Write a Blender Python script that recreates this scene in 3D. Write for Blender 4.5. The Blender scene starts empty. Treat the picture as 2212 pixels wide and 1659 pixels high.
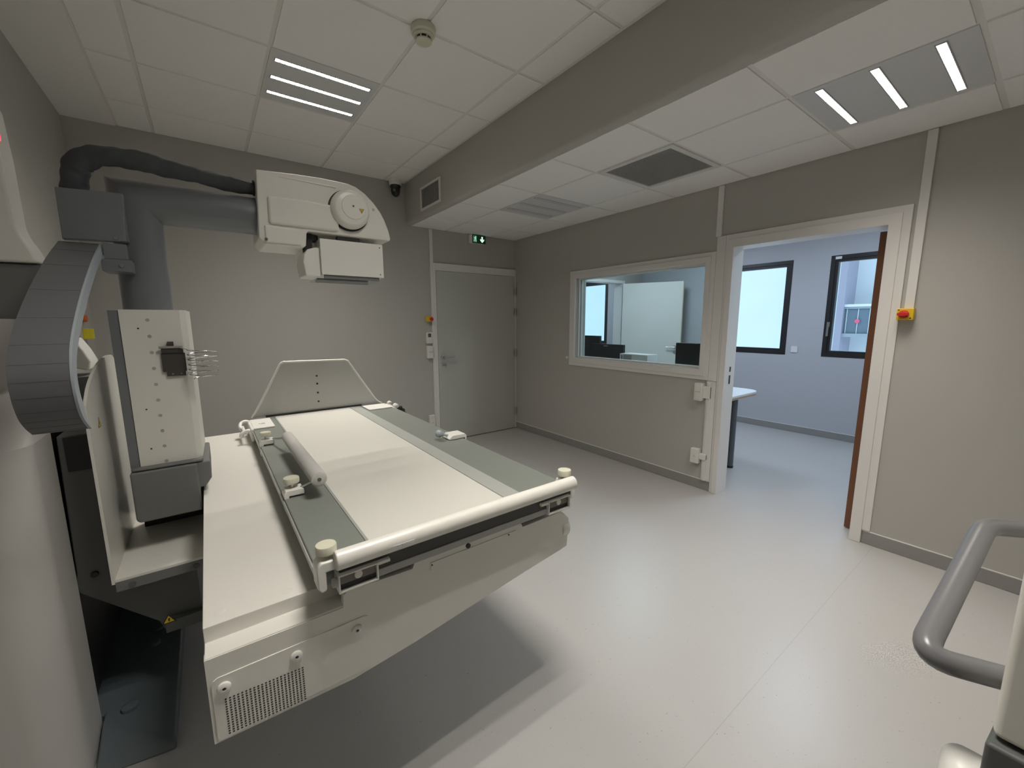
import bpy, bmesh, math, random
from mathutils import Vector, Matrix
random.seed(4)
SC = bpy.context.scene
COL = SC.collection
PI = math.pi

# ------------------------------------------------------------------ materials
def srgb(r, g, b):
    f = lambda c: ((c/255+0.055)/1.055)**2.4 if c > 10 else c/255/12.92
    return (f(r), f(g), f(b), 1)

def mat(name, col, rough=0.5, metal=0.0, var=0.04, scale=6.0, bump=0.0, bscale=200.0, spec=0.5):
    m = bpy.data.materials.new(name); m.use_nodes = True
    nt = m.node_tree; N = nt.nodes; L = nt.links
    b = N['Principled BSDF']
    b.inputs['Roughness'].default_value = rough
    b.inputs['Metallic'].default_value = metal
    b.inputs['Specular IOR Level'].default_value = spec
    tc = N.new('ShaderNodeTexCoord'); no = N.new('ShaderNodeTexNoise')
    no.inputs['Scale'].default_value = scale; no.inputs['Detail'].default_value = 3
    L.new(tc.outputs['Object'], no.inputs['Vector'])
    mx = N.new('ShaderNodeMix'); mx.data_type = 'RGBA'
    a = [max(0, c*(1-var)) for c in col[:3]]+[1]; c2 = [min(1, c*(1+var)) for c in col[:3]]+[1]
    mx.inputs[6].default_value = a; mx.inputs[7].default_value = c2
    L.new(no.outputs['Fac'], mx.inputs[0]); L.new(mx.outputs[2], b.inputs['Base Color'])
    if bump:
        n2 = N.new('ShaderNodeTexNoise'); n2.inputs['Scale'].default_value = bscale
        L.new(tc.outputs['Object'], n2.inputs['Vector'])
        bp = N.new('ShaderNodeBump'); bp.inputs['Strength'].default_value = bump; bp.inputs['Distance'].default_value = 0.002
        L.new(n2.outputs['Fac'], bp.inputs['Height']); L.new(bp.outputs['Normal'], b.inputs['Normal'])
    return m

def emit(name, col, s):
    m = bpy.data.materials.new(name); m.use_nodes = True
    nt = m.node_tree; nt.nodes.clear()
    e = nt.nodes.new('ShaderNodeEmission'); o = nt.nodes.new('ShaderNodeOutputMaterial')
    e.inputs[0].default_value = col; e.inputs[1].default_value = s
    nt.links.new(e.outputs[0], o.inputs[0]); return m

def louvred(name, col, s, k):
    # lamp cell behind an anti-glare louvre: the light it gives falls off towards grazing angles
    m = emit(name, col, s); nt = m.node_tree; N = nt.nodes; e = [q for q in N if q.type == 'EMISSION'][0]
    g = N.new('ShaderNodeNewGeometry'); d = N.new('ShaderNodeVectorMath'); d.operation = 'DOT_PRODUCT'
    nt.links.new(g.outputs['Incoming'], d.inputs[0]); nt.links.new(g.outputs['Normal'], d.inputs[1])
    a = N.new('ShaderNodeMath'); a.operation = 'ABSOLUTE'; nt.links.new(d.outputs['Value'], a.inputs[0])
    p = N.new('ShaderNodeMath'); p.operation = 'POWER'; p.inputs[1].default_value = k; nt.links.new(a.outputs[0], p.inputs[0])
    q = N.new('ShaderNodeMath'); q.operation = 'MULTIPLY'; q.inputs[1].default_value = s; nt.links.new(p.outputs[0], q.inputs[0])
    nt.links.new(q.outputs[0], e.inputs[1]); return m

def glass(name, tint):
    m = bpy.data.materials.new(name); m.use_nodes = True
    nt = m.node_tree; nt.nodes.clear(); N = nt.nodes
    t = N.new('ShaderNodeBsdfTransparent'); t.inputs[0].default_value = tint
    g = N.new('ShaderNodeBsdfGlossy'); g.inputs['Roughness'].default_value = 0.02
    f = N.new('ShaderNodeFresnel'); f.inputs[0].default_value = 1.45
    mx = N.new('ShaderNodeMixShader'); o = N.new('ShaderNodeOutputMaterial')
    # reflect only off the outer faces, the pane has no inner total reflection
    ge = N.new('ShaderNodeNewGeometry'); iv = N.new('ShaderNodeMath'); iv.operation = 'SUBTRACT'; iv.inputs[0].default_value = 1.0
    ml = N.new('ShaderNodeMath'); ml.operation = 'MULTIPLY'
    nt.links.new(ge.outputs['Backfacing'], iv.inputs[1]); nt.links.new(f.outputs[0], ml.inputs[0]); nt.links.new(iv.outputs[0], ml.inputs[1])
    nt.links.new(ml.outputs[0], mx.inputs[0]); nt.links.new(t.outputs[0], mx.inputs[1])
    nt.links.new(g.outputs[0], mx.inputs[2]); nt.links.new(mx.outputs[0], o.inputs[0])
    return m

def floor_mat():
    m = mat('speckled_vinyl', (0.45, 0.442, 0.43, 1), 0.33, 0, 0.03, 1.3)
    nt = m.node_tree; N = nt.nodes; L = nt.links; b = N['Principled BSDF']
    base = b.inputs['Base Color'].links[0].from_socket
    tc = N['Texture Coordinate']
    def layer(prev, scale, thr, col, seed):
        mp = N.new('ShaderNodeMapping'); mp.inputs['Location'].default_value = (seed, seed*2, seed)
        L.new(tc.outputs['Object'], mp.inputs['Vector'])
        nz = N.new('ShaderNodeTexNoise'); nz.inputs['Scale'].default_value = scale*1.3
        L.new(mp.outputs[0], nz.inputs['Vector'])
        mv = N.new('ShaderNodeMix'); mv.data_type = 'VECTOR'; mv.inputs[0].default_value = 0.006
        L.new(mp.outputs[0], mv.inputs[4]); L.new(nz.outputs['Color'], mv.inputs[5])
        v = N.new('ShaderNodeTexVoronoi'); v.inputs['Scale'].default_value = scale
        L.new(mv.outputs[1], v.inputs['Vector'])
        sp = N.new('ShaderNodeSeparateColor'); L.new(v.outputs['Color'], sp.inputs[0])
        th = N.new('ShaderNodeMath'); th.operation = 'MULTIPLY'; th.inputs[1].default_value = thr
        L.new(sp.outputs[0], th.inputs[0])
        lt = N.new('ShaderNodeMath'); lt.operation = 'LESS_THAN'
        L.new(v.outputs['Distance'], lt.inputs[0]); L.new(th.outputs[0], lt.inputs[1])
        g2 = N.new('ShaderNodeMath'); g2.operation = 'GREATER_THAN'; g2.inputs[1].default_value = 0.45
        L.new(sp.outputs[1], g2.inputs[0])
        ml = N.new('ShaderNodeMath'); ml.operation = 'MULTIPLY'
        L.new(lt.outputs[0], ml.inputs[0]); L.new(g2.outputs[0], ml.inputs[1])
        m2 = N.new('ShaderNodeMix'); m2.data_type = 'RGBA'; m2.inputs[7].default_value = col
        L.new(ml.outputs[0], m2.inputs[0]); L.new(prev, m2.inputs[6])
        return m2.outputs[2]
    s = layer(base, 42, 0.115, (0.30, 0.285, 0.265, 1), 0.3)
    s = layer(s, 75, 0.17, (0.37, 0.36, 0.345, 1), 5.1)
    s = layer(s, 60, 0.2, (0.45, 0.445, 0.43, 1), 9.7)
    # welded seams between the sheets
    sx = N.new('ShaderNodeSeparateXYZ'); L.new(tc.outputs['Object'], sx.inputs[0])
    for axis, val in ((1, -3.815), (0, 0.02), (1, -1.815)):
        d = N.new('ShaderNodeMath'); d.operation = 'SUBTRACT'; d.inputs[1].default_value = val
        L.new(sx.outputs[axis], d.inputs[0])
        ab = N.new('ShaderNodeMath'); ab.operation = 'ABSOLUTE'; L.new(d.outputs[0], ab.inputs[0])
        lt = N.new('ShaderNodeMath'); lt.operation = 'LESS_THAN'; lt.inputs[1].default_value = 0.0017
        L.new(ab.outputs[0], lt.inputs[0])
        m2 = N.new('ShaderNodeMix'); m2.data_type = 'RGBA'; m2.inputs[7].default_value = (0.395, 0.385, 0.37, 1)
        L.new(lt.outputs[0], m2.inputs[0]); L.new(s, m2.inputs[6]); s = m2.outputs[2]
    L.new(s, b.inputs['Base Color'])
    return m

M = {}
M['wall'] = mat('painted_wall', (0.455, 0.443, 0.415, 1), 0.62, 0, 0.015, 2, 0.10, 220)
M['wall_blue'] = mat('painted_wall_control', (0.50, 0.51, 0.54, 1), 0.6, 0, 0.015, 2, 0.08, 220)
M['tile'] = mat('ceiling_tile', (0.90, 0.885, 0.865, 1), 0.9, 0, 0.02, 60, 0.35, 500)
M['grid'] = mat('ceiling_grid', (0.78, 0.76, 0.73, 1), 0.55, 0, 0.01)
M['plaster'] = mat('plaster_ceiling', (0.84, 0.825, 0.80, 1), 0.9, 0, 0.02, 20, 0.05, 300)
M['trim'] = mat('white_trim', (0.74, 0.725, 0.70, 1), 0.4, 0, 0.01)
M['door'] = mat('door_paint', (0.50, 0.50, 0.465, 1), 0.42, 0, 0.015, 3, 0.04, 260)
M['white'] = mat('white_lacquer', (0.74, 0.725, 0.675, 1), 0.32, 0, 0.012, 5, 0.02, 300)
M['white2'] = mat('white_plastic', (0.76, 0.75, 0.71, 1), 0.38, 0, 0.012)
M['cream'] = mat('cream_knob', (0.62, 0.61, 0.49, 1), 0.45, 0, 0.02)
M['top'] = mat('table_laminate', (0.64, 0.63, 0.58, 1), 0.38, 0, 0.012, 4)
M['strip'] = mat('grey_green_rail', (0.205, 0.220, 0.200, 1), 0.4, 0, 0.02, 4)
M['strip2'] = mat('pale_rail', (0.38, 0.395, 0.37, 1), 0.4, 0, 0.02, 4)
M['grey'] = mat('column_grey', (0.165, 0.178, 0.192, 1), 0.33, 0, 0.03, 6, 0.04, 300)
M['grey_l'] = mat('side_grey', (0.36, 0.41, 0.45, 1), 0.4, 0, 0.02)
M['stand'] = mat('stand_white', (0.56, 0.545, 0.525, 1), 0.3, 0, 0.012)
M['bronze'] = mat('bronze_plate', (0.20, 0.175, 0.155, 1), 0.4, 0.3, 0.05)
M['joint'] = mat('joint_dark', (0.06, 0.062, 0.066, 1), 0.6)
M['board'] = mat('board_grey', (0.50, 0.495, 0.475, 1), 0.4, 0, 0.015, 3)
M['added_lamp_cool'] = emit('added_lamp_cool', (0.70, 0.82, 1.0, 1), 25)  # glow of the fill panels added over control room and passage
M['chain'] = mat('chain_grey', (0.125, 0.13, 0.14, 1), 0.5, 0, 0.04, 20)
M['hose'] = mat('hose_cloth', (0.055, 0.062, 0.068, 1), 0.85, 0, 0.2, 40, 0.5, 400)
M['cap'] = mat('cap_grey', (0.16, 0.165, 0.16, 1), 0.6, 0, 0.03, 10, 0.05, 400)
M['dark'] = mat('carriage_grey', (0.10, 0.105, 0.10, 1), 0.5, 0, 0.03)
M['blue_dk'] = mat('foot_blue_grey', (0.115, 0.14, 0.155, 1), 0.35, 0, 0.03)
M['black'] = mat('black_plastic', (0.012, 0.012, 0.013, 1), 0.4, 0, 0.1)
M['fascia'] = mat('dark_fascia', (0.06, 0.058, 0.052, 1), 0.35, 0, 0.05)
M['steel'] = mat('brushed_steel', (0.55, 0.54, 0.52, 1), 0.28, 1.0, 0.05, 50)
M['chrome'] = mat('chrome', (0.75, 0.75, 0.75, 1), 0.12, 1.0, 0.02)
M['dplate'] = mat('bracket_plate', (0.075, 0.070, 0.062, 1), 0.45, 0.3, 0.05)
M['foam'] = mat('foam_grip', (0.50, 0.49, 0.47, 1), 0.85, 0, 0.05, 60, 0.5, 300)
M['yellow'] = mat('safety_yellow', (0.75, 0.50, 0.02, 1), 0.4, 0, 0.03)
M['yellow2'] = mat('label_yellow', (0.70, 0.60, 0.03, 1), 0.5)
M['red'] = mat('safety_red', (0.55, 0.02, 0.015, 1), 0.4, 0, 0.03)
M['orange'] = mat('orange_plastic', (0.6, 0.13, 0.02, 1), 0.4)
M['base'] = mat('vinyl_skirting', (0.29, 0.285, 0.275, 1), 0.45, 0, 0.03)
M['floor'] = floor_mat()
M['lamp_panel'] = mat('lamp_panel', (0.66, 0.665, 0.67, 1), 0.45, 0, 0.01)
M['lamp_off'] = mat('lamp_strip_off', (0.75, 0.75, 0.75, 1), 0.3, 0, 0.02)
M['lamp'] = louvred('lamp_cell', (1.0, 0.945, 0.865, 1), 450, 2.8)
M['lamp_low'] = louvred('lamp_cell_low', (1.0, 0.93, 0.845, 1), 320, 5.0)
M['green'] = mat('exit_green', (0.0, 0.085, 0.03, 1), 0.35, 0, 0.03)
M['glow_g'] = emit('exit_runner', (0.25, 1.0, 0.55, 1), 0.9)
M['glow_w'] = emit('exit_arrow', (0.72, 1.0, 0.86, 1), 1.0)
M['led'] = emit('red_led', (1.0, 0.03, 0.05, 1), 5.0)
M['lcd'] = mat('lcd_grey', (0.09, 0.11, 0.10, 1), 0.3)
M['winframe'] = mat('black_window_frame', (0.018, 0.017, 0.018, 1), 0.4, 0, 0.1)
M['glass'] = glass('window_glass', (0.93, 0.97, 0.98, 1))
M['glass_obs'] = glass('observation_glass', (0.86, 0.92, 0.89, 1))
M['brown'] = mat('brown_door_edge', (0.17, 0.068, 0.03, 1), 0.5, 0, 0.12, 12)
M['whiteboard'] = mat('desk_top', (0.72, 0.74, 0.76, 1), 0.35)
M['wood'] = mat('desk_edge_wood', (0.42, 0.30, 0.20, 1), 0.5, 0, 0.1, 30)
M['leg'] = mat('desk_leg_grey', (0.11, 0.13, 0.15, 1), 0.35, 0.2, 0.03)
M['blue'] = mat('blue_cable', (0.02, 0.06, 0.30, 1), 0.4)
M['facade'] = mat('outside_facade', (0.68, 0.76, 0.79, 1), 0.9, 0, 0.05, 1.5)
M['facade_d'] = mat('outside_spandrel', (0.13, 0.19, 0.24, 1), 0.5, 0, 0.05, 1.5)
M['facade_e'] = mat('outside_rail', (0.30, 0.36, 0.40, 1), 0.5)
M['facade_p'] = mat('outside_pier', (0.33, 0.34, 0.42, 1), 0.8)
M['handle'] = mat('cart_handle_grey', (0.17, 0.17, 0.178, 1), 0.3, 0, 0.02)
M['cart'] = mat('cart_white', (0.82, 0.80, 0.74, 1), 0.4, 0, 0.01)
M['pink'] = mat('pink_dot', (0.75, 0.12, 0.22, 1), 0.5)
M['duct'] = mat('duct_dark', (0.17, 0.17, 0.165, 1), 0.7)
M['slat'] = mat('vent_slat', (0.40, 0.40, 0.39, 1), 0.45)
M['beige'] = mat('beige_lipping', (0.55, 0.45, 0.32, 1), 0.5)
M['paper'] = mat('paper_white', (0.8, 0.8, 0.8, 1), 0.6)
M['bluebox'] = mat('blue_print', (0.03, 0.08, 0.25, 1), 0.5)

# ------------------------------------------------------------------ mesh builder
class MB:
    def __init__(s): s.bm = bmesh.new()
    def box(s, x0, x1, y0, y1, z0, z1):
        xs, ys, zs = sorted((x0, x1)), sorted((y0, y1)), sorted((z0, z1))
        v = [s.bm.verts.new((x, y, z)) for x in xs for y in ys for z in zs]
        for f in ((0,1,3,2),(4,6,7,5),(0,4,5,1),(2,3,7,6),(0,2,6,4),(1,5,7,3)):
            s.bm.faces.new([v[i] for i in f])
        return s
    def prism(s, pts, axis, a, b):
        """pts: 2-D outline; axis is the extrusion direction; outline in the other two axes in x,y,z order"""
        def P(p, t):
            if axis == 'y': return (p[0], t, p[1])
            if axis == 'x': return (t, p[0], p[1])
            return (p[0], p[1], t)
        A = [s.bm.verts.new(P(p, a)) for p in pts]; B = [s.bm.verts.new(P(p, b)) for p in pts]
        n = len(pts)
        s.bm.faces.new(A); s.bm.faces.new(B[::-1])
        for i in range(n):
            s.bm.faces.new((A[i], B[i], B[(i+1) % n], A[(i+1) % n]))
        return s
    def cyl(s, p0, p1, r0, r1=None, n=32, cap=True):
        r1 = r0 if r1 is None else r1
        p0, p1 = Vector(p0), Vector(p1); d = (p1-p0).normalized()
        u = d.orthogonal().normalized(); w = d.cross(u)
        A, B = [], []
        for i in range(n):
            t = 2*PI*i/n; o = u*math.cos(t)+w*math.sin(t)
            A.append(s.bm.verts.new(p0+o*r0)); B.append(s.bm.verts.new(p1+o*r1))
        for i in range(n): s.bm.faces.new((A[i], A[(i+1) % n], B[(i+1) % n], B[i]))
        if cap: s.bm.faces.new(A[::-1]); s.bm.faces.new(B)
        return s
    def rings(s, rings, close=True):
        R = [[s.bm.verts.new(p) for p in r] for r in rings]
        n = len(R[0])
        for a, b in zip(R, R[1:]):
            for i in range(n): s.bm.faces.new((a[i], a[(i+1) % n], b[(i+1) % n], b[i]))
        if close: s.bm.faces.new(R[0][::-1]); s.bm.faces.new(R[-1])
        return s
    def tube(s, pts, r, n=16, rf=None):
        pts = [Vector(p) for p in pts]; rings = []
        t = (pts[1]-pts[0]).normalized(); u = t.orthogonal().normalized()
        for i, p in enumerate(pts):
            if i == 0: tt = (pts[1]-p).normalized()
            elif i == len(pts)-1: tt = (p-pts[-2]).normalized()
            else: tt = ((pts[i+1]-p).normalized()+(p-pts[i-1]).normalized()).normalized()
            u = (u-tt*u.dot(tt)).normalized(); w = tt.cross(u)
            ring = []
            for k in range(n):
                a = 2*PI*k/n; rr = r if rf is None else rf(i, k/n)
                ring.append(p+(u*math.cos(a)+w*math.sin(a))*rr)
            rings.append(ring)
        return s.rings(rings)
    def lathe(s, c, axis, prof, n=32):
        """prof: list of (distance along axis, radius)"""
        c = Vector(c); d = Vector(axis).normalized(); u = d.orthogonal().normalized(); w = d.cross(u)
        return s.rings([[c+d*h+(u*math.cos(2*PI*k/n)+w*math.sin(2*PI*k/n))*max(r, 1e-4) for k in range(n)] for h, r in prof])

LOC = {}
def finish(name, mb, m, parent=None, bevel=0, seg=2, smooth=False, angle=35, origin=None):
    bm = mb.bm
    bmesh.ops.recalc_face_normals(bm, faces=bm.faces)
    base = Vector(LOC[parent.name]) if parent else None
    if base is None:
        if origin is None:
            xs = [v.co for v in bm.verts]
            origin = ((min(v.x for v in xs)+max(v.x for v in xs))/2, (min(v.y for v in xs)+max(v.y for v in xs))/2, min(v.z for v in xs))
        base = Vector(origin)
    for v in bm.verts: v.co -= base
    me = bpy.data.meshes.new(name); bm.to_mesh(me); bm.free()
    ms = m if isinstance(m, (list, tuple)) else [m]
    for q in ms: me.materials.append(M[q])
    o = bpy.data.objects.new(name, me); COL.objects.link(o)
    if parent: o.parent = parent
    else: o.location = base
    LOC[o.name] = tuple(base)
    if bevel:
        b = o.modifiers.new('bevel', 'BEVEL'); b.width = bevel; b.segments = seg; b.limit_method = 'ANGLE'; b.angle_limit = math.radians(40)
    if smooth or bevel:
        for p in me.polygons: p.use_smooth = True
        w = o.modifiers.new('wn', 'WEIGHTED_NORMAL') if bevel else None
        if not bevel:
            try: me.set_sharp_from_angle(angle=math.radians(angle))
            except Exception: pass
    return o

def tag(o, label, cat, group=None, kind=None):
    o['label'] = label; o['category'] = cat
    if group: o['group'] = group
    if kind: o['kind'] = kind
    return o

def thing(name, loc, label, cat, group=None):
    o = bpy.data.objects.new(name, None); COL.objects.link(o); o.location = loc
    o.empty_display_size = 0.1; LOC[o.name] = tuple(loc)
    return tag(o, label, cat, group)

def struct(name, mb, m, label, cat, **k):
    return tag(finish(name, mb, m, None, **k), label, cat, None, 'structure')

def copy_tree(o, delta, label):
    c = o.copy(); COL.objects.link(c); c.location = Vector(o.location)+Vector(delta); c['label'] = label
    for ch in o.children:
        k = ch.copy(); COL.objects.link(k); k.parent = c
        for g in ch.children:
            q = g.copy(); COL.objects.link(q); q.parent = k
    return c

def rrect(x0, x1, z0, z1, r, n=6):
    P = []
    for cx, cz, a0 in ((x1-r, z1-r, 0), (x0+r, z1-r, PI/2), (x0+r, z0+r, PI), (x1-r, z0+r, 1.5*PI)):
        for k in range(n+1):
            a = a0+PI/2*k/n; P.append((cx+r*math.cos(a), cz+r*math.sin(a)))
    return P

def spline(pts, n=8):
    out = []
    P = [Vector(p) for p in pts]; P = [P[0]*2-P[1]]+P+[P[-1]*2-P[-2]]
    for i in range(1, len(P)-2):
        a, b, c, d = P[i-1:i+3]
        for k in range(n):
            t = k/n
            out.append(0.5*((2*b)+(c-a)*t+(2*a-5*b+4*c-d)*t*t+(3*b-a-3*c+d)*t**3))
    out.append(P[-2]); return out

def warn(parent, p, s, axis='y', sign=-1, flip=False, label='yellow warning triangle with black border'):
    """small triangular hazard label lying on a surface; p = centre (world)"""
    k = -1 if flip else 1
    def tri(q, cz=0): return [(-q*0.58, -q*0.34*k+cz), (q*0.58, -q*0.34*k+cz), (0, q*0.66*k+cz)]
    ax = {'y': 1, 'x': 0, 'z': 2}[axis]
    def pl(mb, pts, d0, d1):
        o = [c for i, c in enumerate(p) if i != ax]
        mb.prism([(a+o[0], b+o[1]) for a, b in pts], axis, p[ax]+sign*d0, p[ax]+sign*d1)
    mb = MB(); pl(mb, tri(s), 0, 0.0006); w = finish('warning_label', mb, 'black', parent)
    w['label'] = label
    mb = MB(); pl(mb, tri(s*0.74), 0.0005, 0.0011); finish('yellow_field', mb, 'yellow', w)
    mb = MB(); pl(mb, [(-s*0.06, -s*0.12*k), (s*0.06, -s*0.12*k), (s*0.10, s*0.22*k), (-s*0.05, s*0.18*k)], 0.001, 0.0015); finish('symbol', mb, 'black', w)
    return w

# ------------------------------------------------------------------ setting
Z1, Z2 = 2.892, 2.4754
XS = -1.475      # face of the ceiling drop
mb = MB().box(-4.15, 3.0, -6.65, 3.3, -0.1, 0)
struct('floor', mb, 'floor', 'pale grey speckled vinyl floor running through both rooms', 'floor', origin=(0, 0, 0))
# door opening between the control room and the passage beyond it
mb = MB().box(-4.15, 1.27, 0.0, 0.14, 0, 3.1).box(2.20, 2.72, 0, 0.14, 0, 3.1).box(1.27, 2.20, 0, 0.14, 2.05, 3.1)
struct('wall_back', mb, 'wall', 'warm grey painted back wall behind the x-ray table', 'wall')
mb = MB()
T = 0.14
mb.box(0, T, -6.5, -3.72, 0, 3.1).box(0, T, -3.72, -2.77, 2.03, 3.1).box(0, T, -2.77, -2.58, 0, 3.1)
mb.box(0, T, -2.58, -1.12, 0, 1.04).box(0, T, -2.58, -1.12, 1.91, 3.1).box(0, T, -1.12, 0, 0, 3.1)
struct('wall_right', mb, 'wall', 'warm grey wall with the observation window and the open doorway', 'wall')
mb = MB().box(-4.15, -4.0, -6.5, 0, 0, 3.1)
struct('wall_left', mb, 'wall', 'grey left wall behind the equipment stand', 'wall')
mb = MB().box(-4.15, 3.0, -6.65, -6.5, 0, 3.1)
struct('wall_front', mb, 'wall', 'grey wall closing the room behind the viewer', 'wall')
# outer wall with windows
FX = 2.724
holes = [(-6.3, -3.75, 0.35, 2.35), (-3.42, -2.632, 1.0, 2.195), (-2.24, -1.45, 1.0, 2.195), (0.745, 1.55, 1.0, 2.195)]  # first opening is for the unseen window added for daylight
mb = MB(); y = -6.5
for (a, b, c, d) in holes:
    mb.box(FX, FX+0.22, y, a, 0, 3.1).box(FX, FX+0.22, a, b, 0, c).box(FX, FX+0.22, a, b, d, 3.1); y = b
mb.box(FX, FX+0.22, y, 3.3, 0, 3.1)
struct('wall_far', mb, 'wall_blue', 'blue grey outer wall of the control room with black framed windows', 'wall')
mb = MB().box(0.9, 1.0, 0.14, 3.2, 0, 3.1).box(0.9, 3.0, 3.2, 3.3, 0, 3.1)
struct('wall_passage', mb, 'wall_blue', 'pale walls of the passage beyond the far white door', 'wall')
mb = MB().box(T, 3.0, -6.65, 3.3, 2.62, 2.75)
struct('ceiling_control', mb, 'plaster', 'plain pale ceiling over the control room', 'ceiling')

# suspended ceilings: recessed grid, tiles hang 7 mm lower with a narrow gap
G = 0.011
def tiles(mb, xl, yl, z, skip=(), g=G):
    for i in range(len(xl)-1):
        for j in range(len(yl)-1):
            if (i, j) in skip: continue
            x0, x1 = sorted((xl[i], xl[i+1])); y0, y1 = sorted((yl[j], yl[j+1]))
            mb.box(x0+g, x1-g, y0+g, y1-g, z, z+0.012)
UX = [-3.711, -3.503, -2.903, -2.303, -1.703, -1.491]
UY = [0.0]+[-0.484-0.6*i for i in range(11)]
UY[-1] = -6.5
LX = [-1.43, -1.009, -0.409, -0.003]
LY = [0.0]+[-0.483-0.6*i for i in range(11)]
LY[-1] = -6.5
# fixture cells: upper (2, 2) and (2, 6), (4?); lower (1,2) off, (1,6) lit, (1,9) for an added lamp, grille (1,4)
UF = [(2, 2), (2, 6)]
LFX = [(1, 2), (1, 6), (1, 9), (1, 4)]
mb = MB(); tiles(mb, UX, UY, Z1, UF); tiles(mb, LX, LY, Z2, LFX)
struct('ceiling', mb, 'tile', 'off white mineral fibre ceiling tiles in a square grid', 'ceiling', bevel=0.0015, seg=1)
mb = MB()
mb.box(-3.72, XS, -6.5, 0, Z1+0.006, Z1+0.03).box(-1.45, 0, -6.5, 0, Z2+0.006, Z2+0.03)
struct('trim_1', mb, 'grid', 'recessed metal grid carrying the ceiling tiles', 'ceiling grid')
mb = MB().box(-4.0, -3.714, -6.5, 0, Z1-0.002, Z1+0.03).box(-4.15, XS, -6.5, 0.0, Z1+0.03, Z1+0.1)
struct('ceiling_border', mb, 'plaster', 'plain plasterboard border of the ceiling along the left wall', 'ceiling')
# ceiling drop (bulkhead) with a soft lower edge
pr = [(XS, Z1+0.03), (XS, Z2+0.03)]+[(XS+0.03-0.03*math.cos(a), Z2+0.03-0.03*math.sin(a)) for a in [PI/2*k/6 for k in range(1, 7)]]+[(-1.425, Z2), (-1.425, Z2+0.03), (-1.40, Z2+0.03), (-1.40, Z1+0.03)]
mb = MB().prism(pr, 'y', -6.5, 0.0); mb.box(-1.45, 0, -6.5, 0, Z2+0.03, Z2+0.06)
struct('wall_bulkhead', mb, 'wall', 'grey ceiling drop running the length of the room with a vent in it', 'bulkhead', smooth=True)

# skirting
def skirting(name, label, segs):
    mb = MB()
    for (x0, x1, y0, y1) in segs: mb.box(x0, x1, y0, y1, 0, 0.083)
    o = struct(name, mb, 'base', label, 'baseboard', bevel=0.003)
    mb = MB()
    for (x0, x1, y0, y1) in segs: mb.box(x0-0.001, x1+0.001, y0-0.001, y1+0.001, 0.083, 0.0885)
    finish('cap_strip', mb, 'trim', o)
skirting('baseboard_right', 'grey vinyl skirting with a white bead along the right wall', [(-0.006, 0, -2.735, -0.001), (-0.006, 0, -6.5, -3.752)])
skirting('baseboard_back', 'grey vinyl skirting along the back wall', [(-4.0, -1.222, -0.006, 0)])
skirting('baseboard_far', 'grey vinyl skirting below the control room windows', [(FX-0.008, FX, -6.5, -0.001)])

# vertical cover strips and cable ducts, part of the shell
mb = MB().box(-1.216, -1.178, -0.022, 0, 0.09, 2.47)
struct('trim_2', mb, 'trim', 'white cable duct rising beside the closed door', 'cable duct', bevel=0.002)
mb = MB().box(-0.010, 0, -2.736, -2.665, 0.948, 2.094).box(-0.014, 0, -2.695, -2.652, 2.094, 2.472)
struct('trim_3', mb, 'trim', 'white cover strip between the window frame and doorway, rising to the ceiling', 'trim strip', bevel=0.002)
mb = MB().box(-0.018, 0, -3.85, -3.808, 1.50, 2.472)
struct('trim_4', mb, 'trim', 'white cable duct dropping to the yellow switch by the doorway', 'cable duct', bevel=0.002)
mb = MB().box(-0.016, 0, -2.735, -2.66, 0.088, 0.945).box(-0.026, 0, -2.70, -2.675, 0.088, 0.93)
struct('trim_5', mb, 'trim', 'white cable duct below the right end of the observation window', 'cable duct', bevel=0.002)

# closed door
d = struct('door_1', MB().box(-1.152, -0.026, -0.030, -0.004, 0.008, 2.02), 'door', 'closed off white door in the back wall under the exit sign', 'door', bevel=0.002)
mb = MB().box(-1.186, -1.154, -0.024, 0, 0, 2.108).box(-0.024, -0.001, -0.024, 0, 0, 2.108).box(-1.154, -0.024, -0.024, 0, 2.023, 2.108)
finish('door_frame', mb, 'trim', d, bevel=0.002)
for z in (1.832, 1.568, 1.035, 0.242):
    mb = MB().cyl((-0.018, -0.036, z-0.045), (-0.018, -0.036, z+0.045), 0.010).box(-0.05, -0.02, -0.033, -0.03, z-0.04, z+0.04)
    finish('hinge', mb, 'steel', d, smooth=True)
mb = MB().lathe((-1.092, -0.030, 1.035), (0, -1, 0), [(0, .026), (.008, .026), (.009, .012), (.05, .010)])
mb.tube(spline([(-1.092, -0.075, 1.035), (-1.07, -0.08, 1.035), (-0.975, -0.078, 1.036), (-0.968, -0.07, 1.036)], 5), 0.0095)
finish('door_handle', mb, 'steel', d, smooth=True)
mb = MB().lathe((-1.092, -0.030, 0.955), (0, -1, 0), [(0, .026), (.008, .026), (.009, .008), (.02, .008)])
mb.box(-1.075, -1.066, -0.062, -0.058, 0.895, 0.935).cyl((-1.088, -0.05, 0.953), (-1.07, -0.06, 0.925), 0.004, n=8).cyl((-1.0705, -0.058, 0.938), (-1.0705, -0.062, 0.938), 0.010, n=14)
k = finish('lock_with_key', mb, 'steel', d, smooth=True)

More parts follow.
